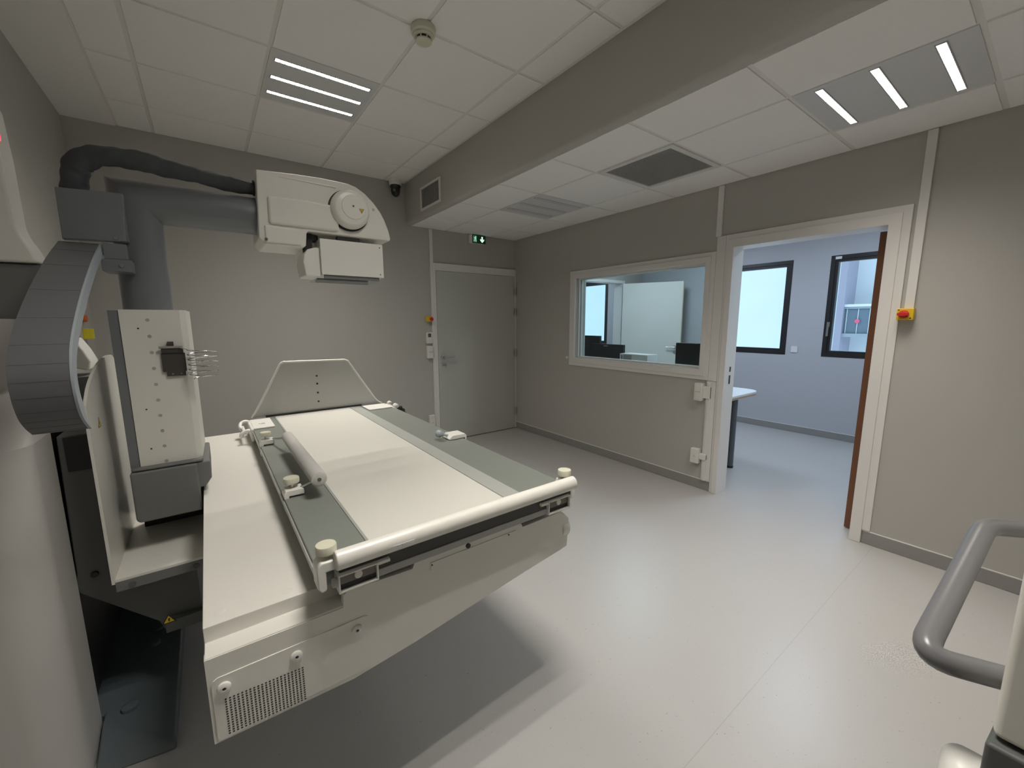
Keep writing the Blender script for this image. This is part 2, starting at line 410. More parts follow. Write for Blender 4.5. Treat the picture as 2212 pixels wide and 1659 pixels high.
# observation window
w = struct('window_1', MB().box(0.055, 0.067, -2.572, -1.13, 1.045, 1.902), 'glass_obs', 'wide observation window looking into the control room', 'window')
def rectframe(mb, y0, y1, z0, z1, wd, x0, x1):
    o = [(y0, z0), (y1, z0), (y1, z1), (y0, z1)]; i = [(y0+wd, z0+wd), (y1-wd, z0+wd), (y1-wd, z1-wd), (y0+wd, z1-wd)]
    V = {}
    for k, x in (('a', x0), ('b', x1)):
        V[k+'o'] = [mb.bm.verts.new((x, p, q)) for p, q in o]; V[k+'i'] = [mb.bm.verts.new((x, p, q)) for p, q in i]
    for n in range(4):
        m_ = (n+1) % 4
        mb.bm.faces.new((V['ao'][n], V['ao'][m_], V['ai'][m_], V['ai'][n])); mb.bm.faces.new((V['bo'][n], V['bi'][n], V['bi'][m_], V['bo'][m_]))
        mb.bm.faces.new((V['ao'][n], V['bo'][n], V['bo'][m_], V['ao'][m_])); mb.bm.faces.new((V['ai'][n], V['ai'][m_], V['bi'][m_], V['bi'][n]))
mb = MB(); rectframe(mb, -2.664, -1.033, 0.95, 1.985, 0.075, -0.012, 0)
finish('outer_casing', mb, 'trim', w, bevel=0.003)
mb = MB(); rectframe(mb, -2.630, -1.067, 0.983, 1.952, 0.045, -0.020, -0.004)
finish('inner_casing', mb, 'trim', w, bevel=0.003)
mb = MB(); rectframe(mb, -2.605, -1.095, 1.015, 1.93, 0.022, -0.012, 0.155)
finish('reveal_lining', mb, 'trim', w)
mb = MB(); rectframe(mb, -2.60, -1.10, 1.02, 1.925, 0.034, 0.035, 0.053); finish('glazing_bead', mb, 'trim', w)
mb = MB(); rectframe(mb, -2.60, -1.10, 1.02, 1.925, 0.034, 0.069, 0.10); finish('glazing_bead', mb, 'trim', w)

# open doorway
d = struct('door_2', MB().box(0.156, 1.0, -3.665, -3.622, 0.008, 1.985), 'white2', 'door leaf standing open into the control room, seen edge on', 'door')
finish('brown_edge', MB().box(0.151, 0.156, -3.666, -3.621, 0.008, 1.987), 'brown', d)
mb = MB().prism([(-3.79, .09), (-3.79, 2.095), (-2.737, 2.095), (-2.737, 0), (-2.765, 0), (-2.765, 2.05), (-3.745, 2.05), (-3.745, .09)], 'x', -0.012, 0)
finish('outer_casing', mb, 'trim', d, bevel=0.003)
mb = MB().prism([(-3.750, 0), (-3.750, 2.057), (-2.757, 2.057), (-2.757, 0), (-2.80, 0), (-2.80, 1.995), (-3.69, 1.995), (-3.69, 0)], 'x', -0.020, 0.15)
finish('door_frame', mb, 'trim', d, bevel=0.003)
mb = MB().box(0.06, 0.08, -2.803, -2.80, 0.93, 1.0).box(0.06, 0.08, -2.803, -2.80, 1.03, 1.07)
finish('strike_plate', mb, 'black', d)

# white door of the passage, seen through the observation window
hx, hy, ex, ey = 2.16, -0.05, 2.55, -0.86
dv = Vector((ex-hx, ey-hy, 0)).normalized(); nv = Vector((dv.y, -dv.x, 0))
def slab(p0, p1, t0, t1, z0, z1):
    A = [p0+nv*t0, p1+nv*t0, p1+nv*t1, p0+nv*t1]
    return MB().prism([(q.x, q.y) for q in A], 'z', z0, z1)
H_, E_ = Vector((hx, hy, 0)), Vector((ex, ey, 0))
d = struct('door_3', slab(H_, E_, 0, 0.04, 0.008, 2.035), 'white2', 'white door standing open at the far end of the control room', 'door')
finish('lipping', slab(E_, E_+dv*0.012, -0.001, 0.041, 0.008, 2.036), 'beige', d)
c = E_-dv*0.07
for s in (-1,):
    pass
n0 = nv if nv.x < 0 else -nv
off = 0.0 if n0 == -nv else 0.04
c0 = c+nv*off
mb = MB().lathe((c0.x, c0.y, 1.04), n0, [(0, .025), (.007, .025), (.008, .011), (.045, .010)])
q = c0+n0*0.045
mb.tube([(q.x, q.y, 1.04), ((q-dv*0.06).x, (q-dv*0.06).y, 1.04), ((q-dv*0.13).x, (q-dv*0.13).y, 1.04)], 0.009)
mb.lathe((c0.x, c0.y, 0.965), n0, [(0, .025), (.007, .025), (.008, .008), (.012, .008)])
finish('door_handle', mb, 'steel', d, smooth=True)
mb = MB().box(1.27, 1.31, -0.02, 0.15, 0, 2.09).box(2.17, 2.23, -0.02, 0.15, 0, 2.09).box(1.31, 2.17, -0.02, 0.15, 2.045, 2.09)
finish('door_frame', mb, 'trim', d, bevel=0.003)

# outer windows
def outer_window(n, y0, y1, z0, z1, label, handle=None, tagbox=None):
    w = struct('window_%d' % n, MB().box(FX+0.05, FX+0.058, y0+0.06, y1-0.06, z0+0.06, z1-0.06), 'glass', label, 'window')
    mb = MB(); rectframe(mb, y0, y1, z0, z1, 0.045, FX-0.004, FX+0.09); finish('window_frame', mb, 'winframe', w, bevel=0.002)
    mb = MB(); rectframe(mb, y0+0.03, y1-0.03, z0+0.03, z1-0.03, 0.045, FX+0.008, FX+0.075); finish('sash', mb, 'winframe', w, bevel=0.003)
    if handle is not None:
        mb = MB().box(FX-0.025, FX-0.004, handle-0.010, handle+0.010, 1.25, 1.40).box(FX-0.012, FX+0.01, handle-0.014, handle+0.014, 1.36, 1.42)
        finish('window_handle', mb, 'steel', w, bevel=0.003)
    if tagbox is not None:
        finish('label_tag', MB().box(FX-0.007, FX-0.004, tagbox-0.06, tagbox, 2.15, 2.18), 'paper', w)
    return w
outer_window(2, -2.24, -1.45, 1.0, 2.195, 'black framed window nearer the doorway left side, showing only bright daylight')
outer_window(3, -3.42, -2.632, 1.0, 2.195, 'black framed window with a handle, showing the balcony outside', handle=-2.672, tagbox=-2.675)
outer_window(4, 0.745, 1.55, 1.0, 2.195, 'bright window beyond the far white door, seen through the observation window')
outer_window(5, -6.3, -3.75, 0.35, 2.35, 'large unseen black framed window added for daylight at the hidden end of the control room')  # out of view, added to let more daylight into the control room

# ------------------------------------------------------------------ outside building
t = thing('apartment_building', (9.0, -4, -4), 'pale building with a panelled balcony band across the way', 'building')
finish('facade', MB().box(9.2, 9.6, -16, 14, -4, 14), 'facade', t)
finish('balcony_front', MB().box(8.56, 8.60, -7.5, -1.30, 1.14, 1.70), 'facade_d', t)
finish('balcony_rail', MB().box(8.50, 8.62, -7.5, -1.30, 1.745, 1.80), 'facade', t)
finish('balcony_lower_rail', MB().box(8.50, 8.62, -7.5, -1.30, 1.06, 1.14), 'facade_e', t)
finish('balcony_upper_rail', MB().box(8.52, 8.61, -7.5, -1.30, 1.70, 1.745), 'facade_e', t)
for k in range(24): finish('mullion', MB().box(8.54, 8.56, -1.355-0.205*k, -1.345-0.205*k, 1.14, 1.70), 'facade', t)
finish('corner_pier', MB().box(8.45, 9.2, -1.30, -1.17, -4, 14), 'facade_p', t)
tag(finish('red_reflection', MB().cyl((8.50, -1.558, 1.42), (8.53, -1.558, 1.42), 0.045), 'pink', None), 'small pink disc standing in for a red light reflection in the window', 'sign')  # solid pink disc stands in for the reflection of a red light

# ------------------------------------------------------------------ ceiling fixtures
def lamp(name, x0, y0, z, lit, label):
    t = thing(name, (x0+0.3, y0+0.3, z), label, 'ceiling light', 'square ceiling lights')
    mb = MB().box(x0+0.006, x0+0.594, y0+0.006, y0+0.594, z+0.0015, z+0.012)
    finish('light_panel', mb, 'lamp_panel', t, bevel=0.001, seg=1)
    for k in range(3):
        yc = y0+0.105+0.195*k
        mb = MB()
        for i in range(20):
            xa = x0+0.038+i*0.0262
            f = [mb.bm.verts.new(p) for p in ((xa, yc-0.014, z), (xa, yc+0.014, z), (xa+0.0222, yc+0.014, z), (xa+0.0222, yc-0.014, z))]
            mb.bm.faces.new(f)
        o = finish('light_strip', mb, ('lamp' if z > 2.6 else 'lamp_low') if lit else 'lamp_off', t)
        mb = MB().box(x0+0.032, x0+0.568, yc-0.018, yc-0.014, z-0.001, z+0.004).box(x0+0.032, x0+0.568, yc+0.014, yc+0.018, z-0.001, z+0.004)
        for i in range(21):
            xa = x0+0.038+i*0.0262-0.0040
            mb.box(xa, xa+0.0038, yc-0.014, yc+0.014, z-0.001, z+0.002)
        finish('louvre', mb, 'slat', o)
    return t
lu = lamp('ceiling_light', -2.903, -1.684, Z1, True, 'lit square ceiling light on the higher ceiling above the x-ray tube')
copy_tree(lu, (0, -2.4, 0), 'lit square ceiling light overhead, in front of the table end')
ll = lamp('ceiling_light', -1.009, -4.083, Z2, True, 'lit square ceiling light on the lower ceiling near the open doorway')
copy_tree(lu, (0, -4.8, 0), 'added square fill light behind the viewer on the higher ceiling')  # unseen lamp added to brighten the near end of the table
copy_tree(ll, (0, -2.4, 0), 'added square fill light behind the viewer on the lower ceiling')  # unseen lamp added as fill from behind the camera
for n_, (x_, y_) in enumerate(((1.3, -3.2), (1.3, -1.1), (1.7, 1.4))):  # unseen cool panels added to brighten the control room and passage
    q_ = thing('ceiling_light', (x_, y_, 2.61), ('added cool white fill panel in the control room above the doorway end', 'added cool white fill panel in the control room above the desk', 'added cool white fill panel in the passage')[n_], 'ceiling light')
    finish('diffuser', MB().box(x_-.28, x_+.28, y_-.28, y_+.28, 2.606, 2.612), 'added_lamp_cool', q_)
    mb = MB(); mb.box(x_-.3, x_+.3, y_-.3, y_-.28, 2.60, 2.62).box(x_-.3, x_+.3, y_+.28, y_+.3, 2.60, 2.62).box(x_-.3, x_-.28, y_-.28, y_+.28, 2.60, 2.62).box(x_+.28, x_+.3, y_-.28, y_+.28, 2.60, 2.62)
    finish('frame', mb, 'trim', q_)
lamp('ceiling_light', -1.009, -1.683, Z2, False, 'switched off square ceiling light near the exit sign')

t = thing('ceiling_grille', (-0.709, -2.583, Z2), 'square dark egg crate air grille in the lower ceiling', 'air grille')
x0, y0 = -1.009, -2.883
mb = MB()
for a in ((x0+.012, x0+.588, y0+.012, y0+.048), (x0+.012, x0+.588, y0+.552, y0+.588), (x0+.012, x0+.048, y0+.048, y0+.552), (x0+.552, x0+.588, y0+.048, y0+.552)):
    mb.box(*a, Z2-0.004, Z2+0.02)
finish('frame', mb, 'trim', t, bevel=0.001)
mb = MB()
for i in range(38):
    p = 0.048+0.504*(i+0.5)/38
    mb.box(x0+p-.0008, x0+p+.0008, y0+.048, y0+.552, Z2, Z2+0.014)
    mb.box(x0+.048, x0+.552, y0+p-.0008, y0+p+.0008, Z2, Z2+0.014)
finish('lattice', mb, 'slat', t)
finish('duct_backing', MB().box(x0+.03, x0+.57, y0+.03, y0+.57, Z2+0.020, Z2+0.028), 'duct', t)

t = thing('wall_vent', (XS, -0.62, 2.533), 'rectangular vent with vertical slats in the ceiling drop', 'air vent')
mb = MB()
ya, yb, za, zb = -0.836, -0.405, 2.533, 2.752
for a in ((ya, yb, za, za+.022), (ya, yb, zb-.022, zb), (ya, ya+.025, za+.022, zb-.022), (yb-.025, yb, za+.022, zb-.022)):
    mb.box(XS-0.012, XS, *a)
finish('frame', mb, 'trim', t, bevel=0.002)
mb = MB()
for i in range(15):
    y = ya+0.035+i*(0.361/14)
    mb.prism([(XS-0.008, y), (XS-0.006, y-0.001), (XS-0.0005, y+0.014), (XS-0.0025, y+0.015)], 'z', za+.022, zb-.022)
finish('slats', mb, 'slat', t)
finish('dark_backing', MB().box(XS-0.0009, XS-0.0001, ya+.02, yb-.02, za+.02, zb-.02), 'base', t)

t = thing('smoke_detector', (-2.307, -2.30, Z1), 'round cream smoke detector on the higher ceiling', 'smoke detector')
finish('base', MB().lathe((-2.307, -2.30, Z1), (0, 0, -1), [(-.001, .058), (.012, .062), (.030, .060), (.036, .052)]), 'cream', t, smooth=True)
mb = MB().lathe((-2.307, -2.30, Z1-.036), (0, 0, -1), [(-.002, .050), (.008, .050), (.012, .047), (.013, .043)])
finish('body', mb, 'cream', t, smooth=True)
mb = MB().lathe((-2.307, -2.30, Z1-.049), (0, 0, -1), [(0, .036), (.012, .036)])
finish('dark_slots', mb, 'black', t)
mb = MB().lathe((-2.307, -2.30, Z1-.061), (0, 0, -1), [(0, .040), (.006, .040), (.010, .032), (.011, .01)])
for k in range(8):
    a = 2*PI*k/8; mb.cyl((-2.307+.038*math.cos(a), -2.30+.038*math.sin(a), Z1-.05), (-2.307+.038*math.cos(a), -2.30+.038*math.sin(a), Z1-.063), 0.004, n=8)
finish('cap', mb, 'cream', t, smooth=True)

t = thing('dome_camera', (-1.615, -0.10, Z1), 'small security camera hanging in the ceiling corner by the vent', 'security camera')
finish('mount', MB().lathe((-1.615, -0.10, Z1), (0, 0, -1), [(0, .060), (.035, .062), (.06, .058), (.062, .05)]), 'white2', t, smooth=True)
mb = MB().lathe((-1.615, -0.10, Z1-.062), (0, 0, -1), [(0, .052), (.012, .056), (.02, .05), (.03, .046), (.06, .046), (.09, .036), (.105, .018), (.108, .002)])
finish('dome', mb, 'black', t, smooth=True)
mb = MB().cyl((-1.640, -0.135, Z1-.118), (-1.647, -0.146, Z1-.121), 0.014)
finish('lens', mb, 'lcd', t, smooth=True)
finish('slot_mark', MB().box(-1.632, -1.600, -0.1605, -0.155, Z1-.034, Z1-.028), 'black', t)

# ------------------------------------------------------------------ wall devices
t = thing('exit_sign', (-0.60, -0.02, 2.37), 'small green emergency exit sign with running figure and arrow', 'exit sign')
finish('housing', MB().box(-0.70, -0.49, -0.045, 0, 2.372, 2.470), 'white2', t, bevel=0.003)
pn = finish('sign_panel', MB().box(-0.672, -0.484, -0.051, -0.045, 2.374, 2.470), 'green', t, bevel=0.002)
def P2(pts, m, name, par): return finish(name, MB().prism(pts, 'y', -0.0525, -0.051), m, par)
ox, oz = -0.660, 2.386
mb = MB()
rm = lambda x, z: (ox+x, oz+z)
mb.prism([rm(.0, .0), rm(.048, .0), rm(.048, .072), rm(.0, .072)], 'y', -0.0515, -0.0508)
finish('door_symbol', mb, 'paper', pn)
mb = MB()
mb.prism([rm(.022, .034), rm(.034, .034), rm(.036, .056), rm(.024, .056)], 'y', -0.0525, -0.0514)
mb.prism([rm(.022, .036), rm(.028, .034), rm(.018, .012), rm(.006, .014), rm(.006, .019), rm(.015, .019)], 'y', -0.0525, -0.0514)
mb.prism([rm(.028, .036), rm(.034, .036), rm(.044, .022), rm(.040, .006), rm(.035, .008), rm(.037, .021)], 'y', -0.0525, -0.0514)
mb.prism([rm(.024, .054), rm(.028, .056), rm(.016, .044), rm(.008, .046), rm(.009, .050)], 'y', -0.0525, -0.0514)
mb.prism([rm(.033, .056), rm(.036, .052), rm(.046, .046), rm(.046, .041), rm(.033, .046)], 'y', -0.0525, -0.0514)
mb.cyl((ox+.034, -0.0525, oz+.064), (ox+.034, -0.0514, oz+.064), .0065, n=16)
finish('running_figure', mb, 'glow_g', pn)
ax = -0.535
P2([(ax-.010, 2.455), (ax+.010, 2.455), (ax+.010, 2.420), (ax+.028, 2.428), (ax+.028, 2.412), (ax, 2.385), (ax-.028, 2.412), (ax-.028, 2.428), (ax-.010, 2.420)], 'glow_w', 'arrow', pn)

t = thing('emergency_button', (-1.245, 0, 1.447), 'small yellow box with a red push button beside the closed door', 'emergency button')
finish('yellow_box', MB().box(-1.289, -1.216, -0.05, 0, 1.447, 1.503), 'yellow', t, bevel=0.004)
mb = MB().lathe((-1.245, -0.05, 1.475), (0, -1, 0), [(-.001, .012), (.012, .012), (.014, .021), (.026, .022), (.032, .016), (.034, .003)])
finish('red_button', mb, 'red', t, smooth=True)
t = thing('emergency_switch', (0, -3.82, 1.438), 'yellow box with a red rotary switch to the right of the open doorway', 'emergency switch')
finish('yellow_box', MB().box(-0.05, 0, -3.858, -3.785, 1.438, 1.505), 'yellow', t, bevel=0.004)
mb = MB().lathe((-0.05, -3.817, 1.472), (-1, 0, 0), [(-.001, .020), (.006, .023), (.018, .022), (.020, .018)])
rk = finish('red_rotary_knob', mb, 'red', t, smooth=True)
finish('knob_grip', MB().prism([(-3.817+a, 1.472+b) for a, b in ((-.026, -.006), (-.026, .006), (-.01, .011), (.01, .011), (.026, .006), (.026, -.006), (.01, -.011), (-.01, -.011))], 'x', -0.082, -0.070), 'red', rk, bevel=0.002)
finish('caption', MB().box(-0.0512, -0.0502, -3.85, -3.842, 1.446, 1.452), 'black', rk)
finish('caption', MB().box(-0.0512, -0.0502, -3.796, -3.79, 1.494, 1.499), 'black', rk)

t = thing('thermostat', (-1.25, 0, 1.195), 'white wall thermostat with grey screen beside the closed door', 'thermostat')
finish('housing', MB().box(-1.292, -1.218, -0.028, 0, 1.196, 1.325), 'white2', t, bevel=0.004)
finish('screen', MB().box(-1.275, -1.237, -0.0295, -0.028, 1.268, 1.312), 'lcd', t)
finish('buttons', MB().box(-1.262, -1.250, -0.0305, -0.028, 1.235, 1.243).box(-1.246, -1.234, -0.0305, -0.028, 1.235, 1.243), 'grid', t)
t = thing('light_switch', (-1.25, 0, 1.02), 'white double light switch below the thermostat', 'light switch')
finish('plate', MB().box(-1.292, -1.218, -0.040, 0, 1.025, 1.168), 'white2', t, bevel=0.004)
for z in (1.035, 1.100):
    finish('rocker', MB().box(-1.283, -1.227, -0.045, -0.040, z, z+0.058), 'white', t, bevel=0.002)
def socket_parts(t, mbx, face):
    pass
t = thing('wall_socket', (-1.255, 0, 0.22), 'white power socket low on the back wall beside the closed door', 'wall socket', None)
finish('plate', MB().box(-1.292, -1.222, -0.04, 0, 0.225, 0.350), 'white2', t, bevel=0.004)
for z in (0.258, 0.318):
    for dx in (-.008, .008): finish('contact', MB().cyl((-1.257+dx, -0.0405, z), (-1.257+dx, -0.039, z), .0025, n=10), 'black', t)
t = thing('light_switch', (0, -2.60, 0.77), 'white double light switch under the observation window corner', 'light switch')
finish('plate', MB().box(-0.045, 0, -2.640, -2.569, 0.775, 0.922), 'white2', t, bevel=0.004)
for z in (0.79, 0.852):
    finish('rocker', MB().box(-0.050, -0.045, -2.628, -2.581, z, z+0.058), 'white', t, bevel=0.002)
finish('duct_joint', MB().box(-0.034, 0, -2.70, -2.640, 0.80, 0.90), 'white2', t, bevel=0.003)
t = thing('wall_socket', (0, -2.60, 0.22), 'white power socket near the floor left of the open doorway', 'wall socket')
finish('plate', MB().box(-0.045, 0, -2.643, -2.571, 0.228, 0.355), 'white2', t, bevel=0.004)
for a, b in ((-.008, 0), (.008, 0), (0, .009)): finish('contact', MB().cyl((-0.0455, -2.607+a, 0.285+b), (-0.044, -2.607+a, 0.285+b), .0026, n=10), 'black', t)
finish('duct_joint', MB().box(-0.034, 0, -2.70, -2.643, 0.27, 0.32), 'white2', t, bevel=0.003)
o = tag(finish('door_stop', MB().lathe((0, -1.0, 1.031), (-1, 0, 0), [(0, .018), (.012, .018), (.02, .012), (.021, .002)]), 'white2', None, smooth=True), 'small round white knob on the wall left of the observation window', 'wall knob')
o = tag(finish('blank_plate', MB().box(FX-0.012, FX, -2.378, -2.305, 1.035, 1.115), 'paper', None, bevel=0.002), 'small white plate between the two control room windows', 'wall plate')

# ------------------------------------------------------------------ x-ray table
TB = thing('xray_table', (-2.85, -2.5, 0), 'large white x-ray examination table with grey side strips on a dark stand', 'x-ray table')
# foot plate on the floor
mb = MB()
top = [(-3.528, -2.736, .05), (-3.738, -2.535, .05), (-3.738, -2.49, .052), (-3.99, -2.47, .053), (-3.99, -1.5, .09), (-3.529, -1.5, .09)]
low = [(-3.529, -2.745, 0), (-3.738, -2.71, 0), (-3.738, -2.50, 0), (-3.99, -2.49, 0), (-3.99, -1.45, 0), (-3.527, -1.45, 0)]
v1 = [mb.bm.verts.new(p) for p in top]; v0 = [mb.bm.verts.new(p) for p in low]
mb.bm.faces.new(v1); mb.bm.faces.new(v0[::-1])
for i in range(6): mb.bm.faces.new((v0[i], v0[(i+1) % 6], v1[(i+1) % 6], v1[i]))
ft = finish('foot_plate', mb, 'blue_dk', TB, bevel=0.008, seg=3)
for (x, y, r) in ((-3.667, -2.515, .024), (-3.620, -2.20, .019), (-3.614, -2.10, .019)):
    z = 0.055+0.05*(y+2.7)
    finish('plug_cover', MB().lathe((x, y, z), (0, 0, 1), [(-.01, r), (.000, r), (.0015, r*.9), (.002, .002)], 28), 'blue_dk', ft, smooth=True)
# pedestal / carriage in dark grey
mb = MB().prism([(-3.735, 1.08), (-3.743, .607), (-3.754, .545), (-3.557, .340), (-3.545, .300), (-3.43, .295), (-3.43, .57), (-3.655, .57), (-3.655, 1.08)], 'y', -2.5, -1.65)
cg = finish('carriage_housing', mb, 'dark', TB, bevel=0.004)
finish('recess_panel', MB().box(-3.72, -3.66, -2.503, -2.5, 0.96, 1.075), 'black', cg)
finish('bolt', MB().cyl((-3.70, -2.500, 0.59), (-3.70, -2.508, 0.59), 0.010), 'black', cg)
mb = MB().box(-3.54, -3.40, -2.53, -2.5, 0.300, 0.345)
lg = finish('lower_ledge', mb, 'dark', TB, bevel=0.003)
warn(lg, (-3.527, -2.5312, 0.352), 0.036, 'y', -1, label='yellow warning triangle on the dark lower ledge')
mb = MB().box(-3.75, -3.55, -1.80, -1.55, 0.08, 0.50).box(-3.55, -2.9, -1.80, -1.6, 0.42, 0.56)
finish('pedestal', mb, 'dark', TB, bevel=0.01)
# casing: folded front panel
def front_panel():
    mb = MB(); bm = mb.bm
    topp = [(-3.385, .742), (-3.108, .739), (-3.105, .772), (-3.094, .778), (-2.925, .772), (-2.918, .788), (-2.907, .795), (-2.55, .791), (-2.543, .772), (-2.39, .774), (-2.372, .770), (-2.333, .739)]
    crz = lambda x: 0.652+0.045*(x+3.385)
    def botz(x):
        P = [(-3.385, .541), (-3.058, .530), (-2.776, .572), (-2.645, .593), (-2.37, .630), (-2.340, .635)]
        for (a, b), (c, d) in zip(P, P[1:]):
            if x <= c+1e-6: return b+(d-b)*(x-a)/(c-a)
        return P[-1][1]
    yf, yb = -3.400, -3.378
    rows = []
    for y0, y1, yc in ((yf, yf, yf), (yb, yb, yb)):
        rows.append(([bm.verts.new((x, yc, z)) for x, z in topp], [bm.verts.new((x, yc, crz(x))) for x, z in topp], [bm.verts.new((min(x, -2.340), y1, botz(min(x, -2.340)))) for x, z in topp]))
    (a, b, c), (d, e, f) = rows
    n = len(a)
    for i in range(n-1):
        bm.faces.new((a[i], b[i], b[i+1], a[i+1])); bm.faces.new((b[i], c[i], c[i+1], b[i+1]))
        bm.faces.new((d[i], d[i+1], e[i+1], e[i])); bm.faces.new((e[i], e[i+1], f[i+1], f[i]))
        bm.faces.new((a[i], a[i+1], d[i+1], d[i])); bm.faces.new((c[i], f[i], f[i+1], c[i+1]))
    for i in (0, n-1):
        bm.faces.new((a[i], d[i], e[i], b[i])); bm.faces.new((b[i], e[i], f[i], c[i]))
    return mb
fp = finish('front_panel', front_panel(), 'white', TB)
# casing body
mb = MB().prism([(-3.378, .735), (-3.378, .56), (-3.058, .535), (-2.37, .64), (-2.345, .735)], 'y', -3.376, -1.5)
finish('casing', mb, 'white', TB, bevel=0.004)
finish('corner_cover', MB().cyl((-2.36, -3.36, .70), (-2.325, -3.36, .70), .045, n=32), 'white2', TB, bevel=0.004)
# ventilated service plate following the front panel: upper vertical, lower slanted -> thin plate
yf = -3.4025
def on_panel(x, z, d=0.0):
    crz = 0.652+0.045*(x+3.385)
    if z >= crz: return (x, -3.400-d, z)
    return (x, -3.400-d, z)
mb = MB(); bm = mb.bm
out = [(-3.378, .560), (-3.378, .682), (-3.374, .690), (-3.366, .694), (-3.061, .695), (-3.052, .692), (-3.048, .684), (-3.048, .560)]
ups = []
fr = [bm.verts.new(on_panel(x, z, .0028)) for x, z in ((-3.378, .667), (-3.378, .682), (-3.374, .690), (-3.366, .694), (-3.061, .695), (-3.052, .692), (-3.048, .684), (-3.048, .667))]
bk = [bm.verts.new(on_panel(x, z, -.001)) for x, z in ((-3.378, .667), (-3.378, .682), (-3.374, .690), (-3.366, .694), (-3.061, .695), (-3.052, .692), (-3.048, .684), (-3.048, .667))]
bm.faces.new(fr); bm.faces.new(bk[::-1])
for i in range(8): bm.faces.new((fr[i], bk[i], bk[(i+1) % 8], fr[(i+1) % 8]))
lw = [on_panel(-3.378, .652, .0028), on_panel(-3.048, .667, .0028), on_panel(-3.048, .546, .0028), on_panel(-3.378, .546, .0028)]
A = [bm.verts.new(p) for p in (fr[0].co, fr[7].co, lw[2], lw[3])]; B = [bm.verts.new((p.co.x, p.co.y+.004, p.co.z)) for p in A]
bm.faces.new(A); bm.faces.new(B[::-1])
for i in range(4): bm.faces.new((A[i], B[i], B[(i+1) % 4], A[(i+1) % 4]))
sp = finish('service_plate', mb, 'white', TB)
for x in (-3.357, -3.218, -3.080):
    kb = finish('fastener_knob', MB().lathe((x, -3.402, .668), (0, -1, 0), [(0, .0125), (.006, .0125), (.008, .010), (.0085, .004), (.006, .0035)], 28), 'white2', sp, smooth=True)
    finish('screw', MB().cyl((x, -3.4075, .668), (x, -3.4095, .668), .003, n=12), 'black', kb)
mb = MB()
for i in range(21):
    x = -3.357+i*(0.149/20)
    for j in range(15):
        z = 0.638-0.0060*j-0.0004*i
        p = on_panel(x, z, 0.0031); s = 0.0022
        f = [mb.bm.verts.new((p[0]+s*math.cos(a), p[1]-.0004+0.2*s*math.sin(-a)*0, p[2]+s*0.85*math.sin(a))) for a in [2*PI*k/8 for k in range(8)]]
        mb.bm.faces.new(f)
finish('perforated_vent', mb, 'black', sp)
# embossed centre pocket on the panel
mb = MB().box(-2.872, -2.572, -3.4022, -3.3995, .768, .770).box(-2.872, -2.870, -3.4022, -3.3995, .748, .770)
finish('pressed_edge', mb, 'white', fp, bevel=0.0006)
finish('keyhole', MB().cyl((-2.75, -3.399, .779), (-2.75, -3.4035, .779), .0075), 'black', fp)
for q_ in ((-2.868, .762), (-2.60, .764)): finish('pin_hole', MB().cyl((q_[0], -3.399, q_[1]), (q_[0], -3.4025, q_[1]), .0022, n=12), 'black', fp)
# deck with its folded ledge
mb = MB().prism([(-3.343, .78), (-3.345, .744), (-3.398, .744), (-3.398, .738), (-1.5, .738), (-1.46, .742), (-1.46, .78)], 'x', -3.384, -2.36)
dk = finish('deck', mb, 'white', TB, bevel=0.002)
for p in ((-3.352, -3.30), (-3.215, -3.31)):
    finish('screw_cover', MB().lathe((p[0], p[1], .779), (0, 0, 1), [(0, .012), (.0012, .0118), (.002, .010), (.0021, .001)], 24), 'white', dk, smooth=True)
finish('gap_shade_fill', MB().box(-3.10, -2.39, -3.376, -1.6, .781, .795), 'black', TB)  # black slab put in as the shade between deck and tabletop
# tabletop
mb = MB().box(-3.02, -2.577, -3.405, -1.508, .845, .862)
finish('tabletop', mb, 'top', TB, bevel=0.0015)
mb = MB().box(-3.160, -3.026, -3.405, -1.508, .815, .860)
sl = finish('side_strip', mb, 'strip', TB, bevel=0.003)
mb = MB().box(-2.507, -2.325, -3.405, -1.508, .815, .860)
sr = finish('side_strip', mb, 'strip', TB, bevel=0.003)
mb = MB().prism([(-3.026, .8605), (-3.0205, .8625), (-3.0205, .835), (-3.026, .835)], 'y', -3.405, -1.508).prism([(-2.577, .8645), (-2.507, .8605), (-2.507, .835), (-2.577, .835)], 'y', -3.405, -1.508)
finish('bevel_strip', mb, 'strip2', TB)
for xr in (-3.1645, -2.325): finish('accessory_rail', MB().box(xr, xr+.0045, -3.405, -1.51, .838, .853), 'strip2', TB, bevel=0.001)
finish('underframe', MB().box(-3.10, -2.39, -3.39, -1.52, .796, .844), 'duct', TB)
